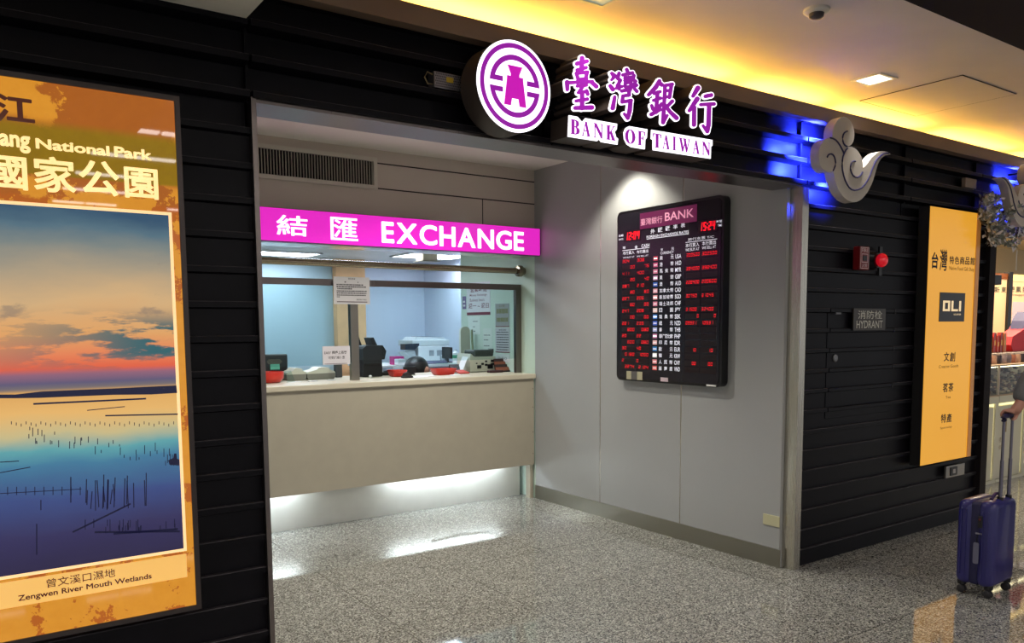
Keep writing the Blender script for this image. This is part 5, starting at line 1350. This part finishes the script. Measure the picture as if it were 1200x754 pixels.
# black stapler, papers, pen tray
Y = 6.16; x0, x1 = xat(472,Y), xat(484.5,Y); F_ = FY(Y)
t = thing('black_stapler', ((x0+x1)/2,Y,DK), 'low black stapler lying near the front edge beside the white papers', 'stapler')
part(MB().rbox(F_, x0, x1, DK, DK+0.016, -0.04, 0.0, 0.005), 'stapler_base', G['black'], t)
part(MB().prism(F_, [(x0+0.01,DK+0.0165),(x1-0.01,DK+0.0165),(x1-0.03,DK+0.040),(x0+0.05,DK+0.050),(x0+0.02,DK+0.040)], -0.035, -0.005), 'stapler_arm', pmat('stapler_top', (44,40,42), 0.3), t)
for i, (ua, ub, ya, yb, lab) in enumerate(((484,502,6.14,6.30,'white sheet of paper lying flat beside the black stapler'),(492,511,6.20,6.38,'white sheet of paper lying flat left of the front red tray'),(528,540,6.16,6.26,'white slip lying flat right of the front red tray'))):
    x0, x1 = xat(ua,ya), xat(ub,ya); po = slab(MB(), (x0,ya,DK+0.003+i*.001), (x1,ya,DK+0.003+i*.001), (x1+0.05,yb,DK+0.003+i*.001), 0.0025).build('paper_sheet', paper); tag(po, lab, 'paper')
Y = 6.56; x0, x1 = xat(527,Y), xat(540,Y)
t = thing('card_reader', ((x0+x1)/2,Y,DK), 'black card reader behind the front red tray', 'card reader')
part(slab(MB(), (x0,Y-0.05,DK+0.03), (x1,Y-0.05,DK+0.03), (x1+0.03,Y+0.06,DK+0.075), 0.028), 'reader_body', G['black'], t)
part(slab(MB(), (x0+0.02,Y-0.04,DK+0.0355), (x1-0.01,Y-0.04,DK+0.0355), (x1+0.015,Y+0.01,DK+0.056), 0.001), 'reader_screen', pmat('reader_screen', (70,80,84), 0.2), t)
# note counter
Y = 6.50; F_ = FY(Y); x0, x1 = xat(551,Y), xat(581,Y); zt = zat(565,412,Y)
t = thing('note_counter', ((x0+x1)/2,Y,DK), 'grey beige banknote counter with a dark hopper near the right end of the counter', 'note counter')
part(MB().prism(F_, [(x0,DK+0.006),(x1,DK+0.006),(x1+0.004,DK+0.09),(x1-0.005,zt-0.05),(x0+0.05,zt-0.05),(x0+0.01,zt-0.02),(x0,DK+0.14)], -0.24, 0.0), 'counter_body', beige, t)
part(MB().rbox(F_, x0+0.055, x1-0.015, zt-0.0495, zt+0.012, -0.2, -0.01, 0.012), 'hopper', pmat('hopper_dark', (52,58,54), 0.35), t)
bt = MB()
for a, b2, s in ((.35,.30,.022),(.48,.46,.014),(.62,.40,.014),(.62,.60,.012),(.78,.30,.03),(.86,.62,.016),(.25,.5,.008)):
    xx, zz2 = x0+(x1-x0)*a, DK+(zt-DK)*b2*0.85; bt.fbox(F_, xx-s, xx+s, zz2-s*.7, zz2+s*.7, 0.0003, 0.004)
part(bt, 'buttons', G['black'], t)
part(MB().fbox(F_, x0+0.02, x1-0.02, DK, DK+0.0055, -0.2, -0.02), 'rubber_feet', G['black'], t)
Y2 = 6.44; xx0, xx1 = xat(541,Y2), xat(553,Y2)
po = slab(MB(), (xx0,Y2-0.02,DK+0.02), (xx0+0.05,Y2+0.16,DK+0.02), (xx1,Y2+0.16,DK+0.15), 0.004).build('propped_paper', paper); tag(po, 'white paper propped up against the left side of the note counter', 'paper')
Y2 = 6.33; xx = xat(545,Y2); po = slab(MB(), (xx-0.05,Y2,DK+0.012), (xx+0.05,Y2,DK+0.012), (xx+0.03,Y2+0.09,DK+0.035), 0.01).build('red_folder', red); tag(po, 'small red folder in front of the propped white paper', 'folder')
Y2 = 6.30; F_ = FY(Y2); xx = xat(584,Y2); po = MB().rbox(F_, xx-0.09, xx+0.06, DK, DK+0.022, -0.06, 0, 0.006).build('dark_pouch', pmat('dark_wine_pouch', (60,28,34), 0.5)); tag(po, 'low dark pouch in front of the note counter and the leaflet rack', 'pouch')
# leaflet rack
Y = 6.36; F_ = FY(Y); x0, x1 = xat(582,Y), xat(604,Y); zt = zat(592,425,Y)
t = thing('leaflet_rack', ((x0+x1)/2,Y,DK), 'dark slanted rack of leaflets at the right end of the counter', 'leaflet rack')
part(MB().prism(F_, [(x1-0.01,DK),(x1,DK),(x1,zt),(x0+0.02,zt-0.01),(x0+0.02,zt-0.014)], -0.14, -0.13).prism(F_, [(x0,DK),(x1,DK),(x1,DK+0.012),(x0,DK+0.012)], -0.13, 0.0).fbox(F_, x1-0.008, x1, DK+0.0125, zt, -0.13, 0.0), 'rack_frame', pmat('rack_dark', (40,30,32), 0.45), t)
lc = MB()
for k in range(4): slab(lc, (x0+0.005+k*.012,Y+0.01+k*.028,DK+0.014), (x1-0.012,Y+0.01+k*.028,DK+0.014), (x1-0.012,Y+0.028+k*.028,DK+0.045+k*.026), 0.004, k % 2)
part(lc, 'leaflets', [pmat('leaflet_rust', (150,84,60), 0.5), pmat('leaflet_dark', (56,34,36), 0.5)], t)

# ------------------------------------------------------------------ notices on the pale green side wall
XN = 4.3495; FN = FX(XN)
def notice(u0,v0,u1,v1,label,lines,col,bar=None,name='wall_notice',inkm=None):
    a0,b0,a1,b1 = pxbox(onx,FN,XN,u0,v0,u1,v1); c0_ = pt(onx,FN,XN,(u0+u1)/2,v0)[1]; c1_ = pt(onx,FN,XN,(u0+u1)/2,v1)[1]; b0, b1 = c0_, c1_
    t = thing(name, (XN,-(a0+a1)/2,b0), label, 'notice')
    part(MB().fbox(FN, a0, a1, b0, b1, 0.0005, 0.003), 'sheet', col, t)
    g = MB(); W, Hh = a1-a0, b1-b0
    for ln in lines:
        if isinstance(ln[0], str): text(g, FN, ln[0], a0+W*ln[1], b0+Hh*ln[2], a0+W*ln[3], b0+Hh*ln[4], 0.0036, offset=ln[5] if len(ln) > 5 else 0.004)
        else:
            x = a0+W*ln[0]
            while x < a0+W*ln[1]-0.006:
                d = rng.uniform(0.01,0.025); g.fbox(FN, x, min(x+d, a0+W*ln[1]), b0+Hh*ln[2], b0+Hh*ln[3], 0.003, 0.0036); x += d+0.006
    if g.v: part(g, 'print', inkm or ink2, t)
    if bar: part(MB().fbox(FN, a0+W*bar[0], a0+W*bar[1], b0+Hh*bar[2], b0+Hh*bar[3], 0.003, 0.0037), 'colour_bar', wine, t)
    return t
notice(547.5,369.5,574.5,331,'white opening hours notice with a wine red bar on the pale green wall',
  [('營業時間',.16,.70,.86,.90,.012),('Money Exchange',.14,.56,.86,.655,.006),('Business hours',.14,.42,.76,.515,.006),('週一 ~ 週日',.08,.21,.94,.36,.012)], pmat('notice_white', (216,214,216), 0.6), (0,1,0,.09), inkm=wine)
notice(542.3,362.5,546.3,347.5,'narrow purple tag beside the opening hours notice',[(.2,.8,.2,.35),(.2,.8,.5,.65)],pmat('purple_tag', (112,96,140), 0.5),inkm=paper)
notice(581,383.5,597,356,'grey notice with two olive pictures on the pale green wall by the window frame',[('公告',.25,.86,.70,.95),(.1,.9,.58,.78),(.1,.9,.22,.40)],pmat('notice_grey', (150,152,150), 0.6),(0,1,0,.04),inkm=pmat('olive_ink', (116,116,60), 0.6))
notice(581,413.5,597.5,384.5,'grey notice of close print below the olive one by the window frame',[('貴賓須知',.25,.88,.75,.95)]+[(.08,.92,.10+.1*k,.14+.1*k) for k in range(8)],pmat('notice_grey_pale', (184,184,186), 0.6),(0,1,0,.035))
notice(581,425,597.5,415.5,'small white card with three marks below the close-print notice',[('○ ○ ○',.2,.35,.8,.65)],pmat('notice_card', (212,214,210), 0.6))
notice(566.5,413,577,385,'faint white sheet of handwriting on the pale green wall above the note counter',[(.1,.8,.7,.73),(.1,.6,.5,.53),(.1,.7,.25,.28)],pmat('notice_faint', (206,216,206), 0.6))
notice(549,392,563,371,'thin white sheet hanging under the opening hours notice',[(.4,.8,.7,.74),(.4,.6,.4,.44),(.45,.6,.15,.2)],pmat('notice_thin', (212,222,214), 0.6))
notice(572.5,413.5,578.5,409,'small dark tag on the pale green wall just above the note counter',[(.2,.8,.4,.6)],pmat('tag_dark', (48,50,60), 0.5),inkm=paper)

# ------------------------------------------------------------------ staff room furniture
Y = 7.55; F_ = FY(Y); x0, x1 = xat(541,Y)-0.01, xat(553.5,Y)
x0, x1 = 4.02, 4.30
t = thing('staff_chair', (4.2,6.97,0), 'tall pale chair back with a rounded top below the opening hours notice', 'chair')
Y = 6.97; F_ = FY(Y); xa, xb = xat(540.5,Y), xat(551.5,Y); zt = zat(547,383,Y)
part(MB().prism(F_, rrect(xa,0.62,xb,zt,min(0.075,(xb-xa)/2-.005)), -0.03, 0.0), 'backrest', pmat('chair_cream', (214,214,196), 0.45), t)
part(MB().tube([(xb+0.02,Y+0.0,zt-0.03),(xb+0.02,Y+0.0,zt-0.10),(xb+0.04,Y+0.0,1.16),(xb+0.04,Y,0.5)], 0.011, 8), 'side_bar', pmat('chair_green', (150,160,124), 0.4), t)
part(MB().rbox(FZ(0), xa-0.20, xb+0.02, Y+0.01, Y+0.44, 0.46, 0.52, 0.02), 'seat', pmat('chair_cream_seat', (206,206,190), 0.5), t)
for dx in (-0.18, 0.005):
    for dy in (0.04,0.40): part(MB().tube([((xa if dx < 0 else xb)+dx,Y+dy,0.459),((xa if dx < 0 else xb)+dx,Y+dy,0.0)], 0.012, 8), 'leg', G['steel_dark'], t)
# desk
YD = 8.35; dx0, dx1 = 3.95, 5.10; zd = zat(510,427,YD)
t = thing('staff_desk', (4.5,8.65,0), 'white desk in the staff room under the copier', 'desk')
part(MB().box((dx0,YD,zd-0.03), (dx1,9.3,zd)), 'desktop', pmat('desk_white', (212,222,222), 0.4), t)
for x in (dx0+0.02, dx1-0.05):
    for y in (YD+0.03, 9.24): part(MB().box((x,y,0), (x+0.04,y+0.04,zd-0.0305)), 'leg', G['white'], t)
# copier on the desk
YC_ = 8.86; F_ = FY(YC_); cx0, cx1 = xat(482,YC_), xat(532,YC_); zt = zat(515,396,YC_)
t = thing('copier', ((cx0+cx1)/2,9.0,zd), 'white copier with a dark control panel on the staff room desk', 'copier')
white2 = pmat('copier_white', (222,226,230), 0.45)
part(MB().rbox(F_, cx0+0.10, cx1-0.03, zd+0.001, zt-0.10, -0.36, 0.0, 0.01), 'copier_body', white2, t)
part(MB().rbox(F_, cx0+0.02, cx1-0.03, zt-0.0995, zt-0.025, -0.38, 0.0, 0.01), 'scanner_unit', pmat('copier_pale', (206,212,214), 0.45), t)
part(MB().prism(F_, [(cx0+0.06,zt-0.0245),(cx1-0.09,zt-0.0245),(cx1-0.13,zt+0.004),(cx0+0.10,zt+0.014)], -0.34, -0.02), 'document_lid', white2, t)
part(MB().prism(F_, [(cx0+0.16,zt+0.012),(cx1-0.12,zt+0.004),(cx1-0.14,zt+0.008),(cx0+0.17,zt+0.018)], -0.3, -0.06), 'feeder_slot', G['black'], t)
part(MB().prism(F_, [(cx0-0.09,zt-0.14),(cx0+0.04,zt-0.145),(cx0+0.10,zt-0.09),(cx0+0.10,zt-0.065),(cx0-0.09,zt-0.07)], -0.1, 0.03), 'control_panel', pmat('panel_navy', (34,40,54), 0.3), t)
part(MB().prism(F_, [(cx0-0.08,zt-0.17),(cx0+0.06,zt-0.16),(cx0+0.099,zt-0.30),(cx0-0.0,zt-0.24)], -0.2, -0.01), 'output_tray', white2, t)
vm = MB()
for a, b2 in ((.42,.53),(.60,.72)): vm.fbox(F_, cx0+(cx1-cx0)*a, cx0+(cx1-cx0)*b2, zt-0.225, zt-0.155, 0.0004, 0.003)
vm.fbox(F_, cx0+(cx1-cx0)*.67, cx0+(cx1-cx0)*.72, zt-0.285, zt-0.2255, 0.0004, 0.003)
part(vm, 'vents', pmat('vent_grey', (150,156,162), 0.5), t)
Y = 8.5
def sbox(u0,u1,v,Y,d,mat,name,label,cat,dep=0.12,rad=0.006):
    o = MB().rbox(FY(Y), xat(u0,Y), xat(u1,Y), zd+0.001, zat((u0+u1)/2,v,Y), -dep, 0.0, rad).build(name, mat); tag(o, label, cat); return o
sbox(462,474,418,8.5,0,pmat('pink_box', (200,50,130), 0.5),'pink_box','pink box on the staff desk left of the copier','box')
sbox(467,476,421,8.38,0,white2,'tissue_box','white tissue box in front of the pink box','box',0.1)
t = thing('water_bottle', (xat(534,8.45),8.45,zd), 'white bottle with a green band at the right end of the staff desk', 'bottle')
x = xat(534,8.45); hb = zat(534,410,8.45)-zd
part(MB().lathe((x,8.45,zd+.001), [(0.035,0),(0.036,hb*.75),(0.016,hb*.88),(0.016,hb),(0,hb)], 18), 'bottle_body', paper, t, smooth=True)
part(MB().lathe((x,8.45,zd+.001), [(0.0365,hb*.35),(0.0365,hb*.6)], 18), 'green_band', pmat('band_green', (60,150,110), 0.5), t)
t = thing('pen_pot', (xat(521,8.74),8.74,zd), 'white paper cup with pens behind the papers on the staff desk', 'pen pot')
x = xat(521,8.74)
part(MB().lathe((x,8.74,zd+.001), [(0.03,0),(0.04,0.09),(0.037,0.09),(0.028,0.01),(0,0.008)], 16), 'cup', white2, t, smooth=True)
part(MB().tube([(x,8.74,zd+.012),(x+.05,8.74,zd+.15)], 0.005, 6).tube([(x,8.74,zd+.012),(x-.03,8.74,zd+.14)], 0.005, 6), 'pens', pmat('pen_navy', (40,44,80), 0.4), t)
o = slab(MB(), (xat(500,8.42),8.40,zd+0.012), (xat(524,8.42),8.40,zd+0.012), (xat(527,8.5),8.62,zd+0.03), 0.01).build('desk_folder', pmat('folder_blue', (60,72,100), 0.5)); tag(o, 'dark blue folder lying on the staff desk before the copier', 'folder')
o = slab(MB(), (xat(512,8.4),8.38,zd+0.004), (xat(537,8.4),8.38,zd+0.004), (xat(540,8.5),8.39,zd+0.0045), 0.003).build('desk_papers', paper) if False else MB().box((xat(512,8.37),8.355,zd+0.0005), (xat(536,8.37),8.395,zd+0.004)).build('desk_papers', pmat('mint_papers', (176,222,206), 0.6)); tag(o, 'mint coloured papers along the front edge of the staff desk', 'papers')
x = xat(539.5,8.3); t = thing('desk_monitor', (x,8.6,zd), 'dark monitor seen edge on at the right end of the staff desk', 'monitor')
part(MB().box((x-0.01,8.50,zd+0.05), (x+0.012,8.72,zat(539.5,407,8.5))), 'monitor_panel', G['black'], t)
part(MB().box((x-0.05,8.55,zd+0.0005), (x+0.05,8.68,zd+0.012)).box((x-0.01,8.59,zd+0.012), (x+0.012,8.63,zd+0.05)), 'monitor_stand', G['black'], t)

# ================================================================== suitcase
SX, SY = 4.785, 2.335; DW, DD = 0.315, 0.212; ZB, ZT = 0.062, 0.572
FSu = Fr((SX,SY,0), (0.03,-1,0), (0,0,1), (-1,-0.03,0))       # a: along the near side face, b: up, c: towards the camera
navy = pmat('navy_shell', (40,37,104), 0.36, coat=0.25); navyd = pmat('navy_zip', (26,24,66), 0.6); dk = pmat('suitcase_black', (18,17,22), 0.45)
t = thing('suitcase', (SX+DW/2,SY-DD/2,0), 'navy blue hard-shell suitcase on four wheels standing on the floor in front of the shop', 'suitcase')
h = DD/2
sh = MB(); sh.rbox(FSu, 0.0, h-0.009, ZB, ZT-0.006, -DW, 0.0, 0.042, 4)
part(sh, 'front_shell', navy, t, smooth=True)
sh = MB(); sh.rbox(FSu, h+0.009, DD, ZB, ZT, -DW, 0.0, 0.042, 4)
part(sh, 'back_shell', navy, t, smooth=True)
part(MB().rbox(FSu, h-0.034, h+0.034, ZB+0.006, ZT-0.010, -DW+0.006, -0.007, 0.022, 3), 'zip_band', navyd, t, smooth=True)
rb = MB()
for a in (0.030, 0.058, h+0.045, h+0.075):
    q = [(a, ZB+0.05), (a, ZT-0.05)]; rb.tube([FSu(a, ZB+0.06, 0.0005), FSu(a, ZT-0.06, 0.0005)], 0.0045, 8)
part(rb, 'shell_ribs', navy, t, smooth=True)
q = part(MB().rbox(FSu, h+0.020, h+0.047, ZT-0.155, ZT-0.085, 0.001, 0.012, 0.005), 'lock', dk, t, 'black combination lock')
part(MB().lathe(FSu(h+0.033, ZT-0.105, 0.0121), [(0.006,0),(0.006,0.003),(0,0.0035)], 12, axis=(-1,0,0)), 'lock_button', pmat('lock_red', (120,40,40), 0.4), q)
part(MB().tube([FSu(h+0.012,ZT-0.19,0.008),FSu(h+0.045,ZT-0.19,0.008)], 0.005, 8), 'zip_pull', pmat('pull_silver', (150,150,160), 0.3, 0.7), t)
part(MB().prism(FSu, [(a+h+0.002, b) for a, b in rrect(0,ZT-0.37,0.030,ZT-0.245,0.008)], 0.006, 0.010), 'luggage_tag', pmat('tag_grey_plastic', (104,104,124), 0.4), t, 'grey luggage tag')
part(MB().tube([FSu(h+0.017,ZT-0.245,0.008),FSu(h+0.020,ZT-0.21,0.009),FSu(h+0.025,ZT-0.19,0.009)], 0.0025, 6), 'tag_loop', dk, t)
hn = [FSu(h+0.045+0.0*s, ZT+0.0005+0.028*math.sin(PI*s), -DW*0.30-0.13*s) for s in [i/10 for i in range(11)]]
part(MB().tube(hn, 0.009, 8), 'top_handle', pmat('handle_purple', (66,44,84), 0.5), t, 'dark purple carry handle', smooth=True)
for a in (0.032, DD-0.032):
    for c in (-0.04, -DW+0.04):
        P = FSu(a, 0, c)
        q = part(MB().lathe((P[0],P[1],0.047), [(0.014,0),(0.024,0.006),(0.027,0.028),(0.022,0.034)], 14), 'wheel_housing', dk, t, smooth=True)
        wq = MB()
        for s in (-0.011, 0.011): wq.lathe((P[0]+s-0.006,P[1],0.0235), [(0.0,0),(0.019,0.0),(0.0235,0.003),(0.0235,0.009),(0.019,0.012),(0.0,0.012)], 18, axis=(1,0,0))
        part(wq, 'caster_wheel', pmat('wheel_grey', (34,32,36), 0.5), q, smooth=True)
tubem = brushed('trolley_alu', (128,124,136), 0.3)
HA = DD-0.035; hx = [-0.150, -0.262]; ZH = 1.055
for c in hx:
    q = part(MB().tube([FSu(HA,ZT-0.03,c),FSu(HA,0.80,c)], 0.0105, 10), 'trolley_tube', tubem, t)
    part(MB().tube([FSu(HA,0.795,c),FSu(HA,ZH-0.02,c)], 0.008, 10), 'inner_tube', tubem, q)
    part(MB().tube([FSu(HA,ZT-0.012,c),FSu(HA,ZT+0.012,c)], 0.017, 12), 'tube_collar', dk, q)
grip = [FSu(HA,ZH-0.02,hx[0]+0.0), FSu(HA,ZH-0.004,hx[0]+0.012), FSu(HA,ZH+0.004,hx[0]-0.005), FSu(HA,ZH+0.004,hx[1]+0.005), FSu(HA,ZH-0.004,hx[1]-0.012), FSu(HA,ZH-0.02,hx[1])]
part(MB().tube(grip, 0.0155, 12), 'grip', pmat('grip_navy', (30,28,70), 0.4), t, smooth=True)

# ================================================================== people
def skin_mesh(name, V, E, R_, mats, parent, sub=2, root=0, label=None):
    me = bpy.data.meshes.new(name+'_cage'); me.from_pydata([tuple(map(float,p)) for p in V], E, []); me.update()
    o = bpy.data.objects.new(name+'_cage', me); COL.objects.link(o)
    md = o.modifiers.new('s', 'SKIN'); md.use_smooth_shade = True
    if not me.skin_vertices: me.skin_vertices.new()
    for i, sv in enumerate(me.skin_vertices[0].data):
        r = R_[i]; sv.radius = (r, r) if not isinstance(r, tuple) else r
        sv.use_root = (i == root)
    m2 = o.modifiers.new('u', 'SUBSURF'); m2.levels = sub; m2.render_levels = sub
    dg = bpy.context.evaluated_depsgraph_get(); ev = o.evaluated_get(dg); em = ev.to_mesh()
    mb = MB(); mb.add([tuple(v.co) for v in em.vertices], [tuple(p.vertices) for p in em.polygons]); ev.to_mesh_clear()
    bpy.data.objects.remove(o); bpy.data.meshes.remove(me)
    return part(mb, name, mats, parent, label, smooth=True)
skinm = pmat('skin', (196,142,122), 0.5); hairm = pmat('black_hair', (20,18,20), 0.45); jacket = pmat('grey_jacket', (112,112,112), 0.85, var=0.12, vscale=60)
trousers = pmat('dark_trousers', (36,38,48), 0.8); shoem = pmat('dark_shoe', (24,22,22), 0.5)
# traveller at the right edge: only the sleeve and the hand are in view
PXo, PYo = 5.46, 1.93
hand = np.array(FSu(HA, ZH+0.004, -0.205))
t = thing('person', (PXo,PYo,0), 'person in a grey jacket at the right edge, hand closed on the suitcase handle', 'person')
sh_ = np.array((PXo-0.17,PYo,1.41)); el = hand+np.array((0.10,-0.07,0.235)); wr = hand+np.array((0.024,-0.045,0.062))
V = [(PXo,PYo,0.92),(PXo,PYo,1.12),(PXo,PYo,1.34),(PXo,PYo,1.47),(PXo,PYo+0.015,1.54),(PXo,PYo+0.03,1.64),(PXo,PYo+0.02,1.70)]
E = [(0,1),(1,2),(2,3),(3,4),(4,5),(5,6)]; R_ = [(0.15,0.11),(0.13,0.10),(0.15,0.11),0.055,0.05,(0.075,0.09),(0.06,0.07)]
def chain(start, pts, rs):
    prev = start
    for p, r in zip(pts, rs):
        V.append(tuple(p)); R_.append(r); E.append((prev, len(V)-1)); prev = len(V)-1
    return prev
w_ = chain(2, [sh_, el, wr], [0.055, 0.042, 0.028])
palm = hand+np.array((0.016,-0.030,0.030))
pm_ = chain(w_, [palm], [(0.036,0.020)])
for k in range(4):
    off = np.array((-0.030+0.0205*k, 0, 0)); ln_ = (0.92,1.0,0.96,0.8)[k]
    kn = hand+off+np.array((0,-0.016,0.030))
    chain(pm_, [kn, kn+np.array((0,0.030*ln_,0.002)), kn+np.array((0,0.046*ln_,-0.022)), kn+np.array((0,0.036*ln_,-0.046))], [0.0105,0.0095,0.009,0.008])
chain(pm_, [hand+np.array((0.040,-0.026,0.006)), hand+np.array((0.020,-0.030,-0.014)), hand+np.array((-0.004,-0.022,-0.022))], [0.012,0.0105,0.009])
r2_ = chain(2, [(PXo+0.17,PYo,1.39),(PXo+0.22,PYo-0.02,1.10),(PXo+0.21,PYo+0.04,0.86)], [0.055,0.042,0.028]); pr = chain(r2_, [(PXo+0.21,PYo+0.06,0.79)], [(0.036,0.02)])
for k in range(4): chain(pr, [(PXo+0.185+0.018*k,PYo+0.07,0.745),(PXo+0.185+0.018*k,PYo+0.075,0.705),(PXo+0.187+0.017*k,PYo+0.07,0.672)], [0.0095,0.009,0.008])
chain(pr, [(PXo+0.178,PYo+0.085,0.765),(PXo+0.172,PYo+0.10,0.73)], [0.011,0.009])
for s in (-1,1):
    chain(0, [(PXo+0.09*s,PYo,0.84),(PXo+0.10*s,PYo+0.08*s+.02,0.47),(PXo+0.10*s,PYo+0.10*s-0.02,0.09),(PXo+0.105*s,PYo+0.10*s+0.11,0.04)], [0.085,0.058,0.038,0.032])
skin_mesh('body', V, E, R_, skinm, t, sub=2)
V = [(PXo,PYo,0.84),(PXo,PYo,1.10),(PXo,PYo,1.34),(PXo,PYo,1.445)]; E = [(0,1),(1,2),(2,3)]; R_ = [(0.19,0.14),(0.165,0.125),(0.175,0.13),0.075]
cuff = wr+(el-wr)*0.08
chain(2, [sh_, el, wr+(el-wr)*0.35, cuff], [0.078,0.068,0.060,0.050]); chain(2, [(PXo+0.17,PYo,1.39),(PXo+0.22,PYo-0.02,1.10),(PXo+0.21,PYo+0.035,0.88)], [0.075,0.062,0.046])
skin_mesh('jacket', V, E, R_, jacket, t, sub=2, label='grey jacket with long sleeves')
V = [(PXo,PYo,0.93)]; E = []; R_ = [(0.17,0.125)]
for s in (-1,1): chain(0, [(PXo+0.09*s,PYo,0.82),(PXo+0.10*s,PYo+0.08*s+.02,0.47),(PXo+0.10*s,PYo+0.10*s-0.02,0.10)], [0.10,0.075,0.058])
skin_mesh('trousers', V, E, R_, trousers, t)
for s in (-1,1):
    part(MB().ball((PXo+0.105*s,PYo+0.10*s+0.05,0.0), 0.048,0.135,0.085, 16, 8, z0=0.0, z1=1.0), 'shoe', shoem, t, smooth=True)
part(MB().ball((PXo,PYo+0.015,1.645), 0.098,0.112,0.112, 20, 12, z0=-0.25, z1=1.0), 'hair', hairm, t, smooth=True)
part(MB().tube([(PXo-0.025,PYo+0.125,1.60),(PXo,PYo+0.128,1.597),(PXo+0.025,PYo+0.125,1.60)], 0.006, 6), 'mouth', pmat('lips', (150,84,80), 0.5), t)
ey = MB()
for s in (-1,1): ey.ball((PXo+0.032*s,PYo+0.112,1.648), 0.012,0.012,0.008, 10, 6)
part(ey, 'eyes', pmat('eye_dark', (30,22,20), 0.2), t)
# clerk behind the counter, head bowed
YK = 7.02; cxk = xat(488.5,YK); zk = zat(488.5,417.5,YK)
t = thing('person', (cxk,YK,0), 'person with black hair bowed low behind the counter, only the top of the head showing', 'person')
hc_ = np.array((cxk,YK,zk-0.115))
V = [(cxk,YK+0.16,0.50),(cxk,YK+0.15,0.72),(cxk,YK+0.10,0.93),(cxk,YK+0.06,1.00),tuple(hc_+np.array((0,0.01,-0.02))),tuple(hc_+np.array((0.02,-0.03,0.03)))]
E = [(0,1),(1,2),(2,3),(3,4),(4,5)]; R_ = [(0.15,0.11),(0.13,0.10),(0.14,0.09),0.055,0.085,0.075]
for s in (-1,1):
    w2 = chain(2, [(cxk+0.17*s,YK+0.09,0.93),(cxk+0.21*s,YK-0.02,0.76),(cxk+0.13*s,YK-0.17,0.78)], [0.05,0.04,0.027]); p2 = chain(w2, [(cxk+0.12*s,YK-0.20,0.785)], [(0.034,0.018)])
    for k in range(4): chain(p2, [(cxk+0.12*s-0.027+0.018*k,YK-0.20-0.038,0.785),(cxk+0.12*s-0.027+0.018*k,YK-0.20-0.032-0.03,0.765)], [0.009,0.008])
    chain(p2, [(cxk+0.12*s-0.04*s,YK-0.22,0.785)], [0.009])
    chain(0, [(cxk+0.10*s,YK+0.10,0.49),(cxk+0.12*s,YK-0.20+.1,0.50),(cxk+0.12*s,YK-0.10,0.09),(cxk+0.12*s,YK-0.18,0.04)], [0.085,0.06,0.04,0.032])
skin_mesh('body', V, E, R_, skinm, t)
V = [(cxk,YK+0.16,0.46),(cxk,YK+0.15,0.70),(cxk,YK+0.10,0.92),(cxk,YK+0.075,0.985)]; E = [(0,1),(1,2),(2,3)]; R_ = [(0.17,0.13),(0.155,0.12),(0.16,0.11),0.07]
for s in (-1,1): chain(2, [(cxk+0.17*s,YK+0.09,0.93),(cxk+0.21*s,YK-0.02,0.76),(cxk+0.14*s,YK-0.155,0.78)], [0.065,0.055,0.04])
skin_mesh('uniform', V, E, R_, pmat('dark_uniform', (40,38,48), 0.8), t)
hr = MB().ball(hc_+np.array((0,0.005,0.0)), 0.118,0.128,0.116, 26, 14, z0=-0.55, z1=1.0)
part(hr, 'hair', hairm, t, smooth=True)
part(MB().ball(hc_+np.array((0.050,-0.104,-0.020)), 0.034,0.024,0.036, 12, 8), 'forehead', skinm, t, smooth=True)
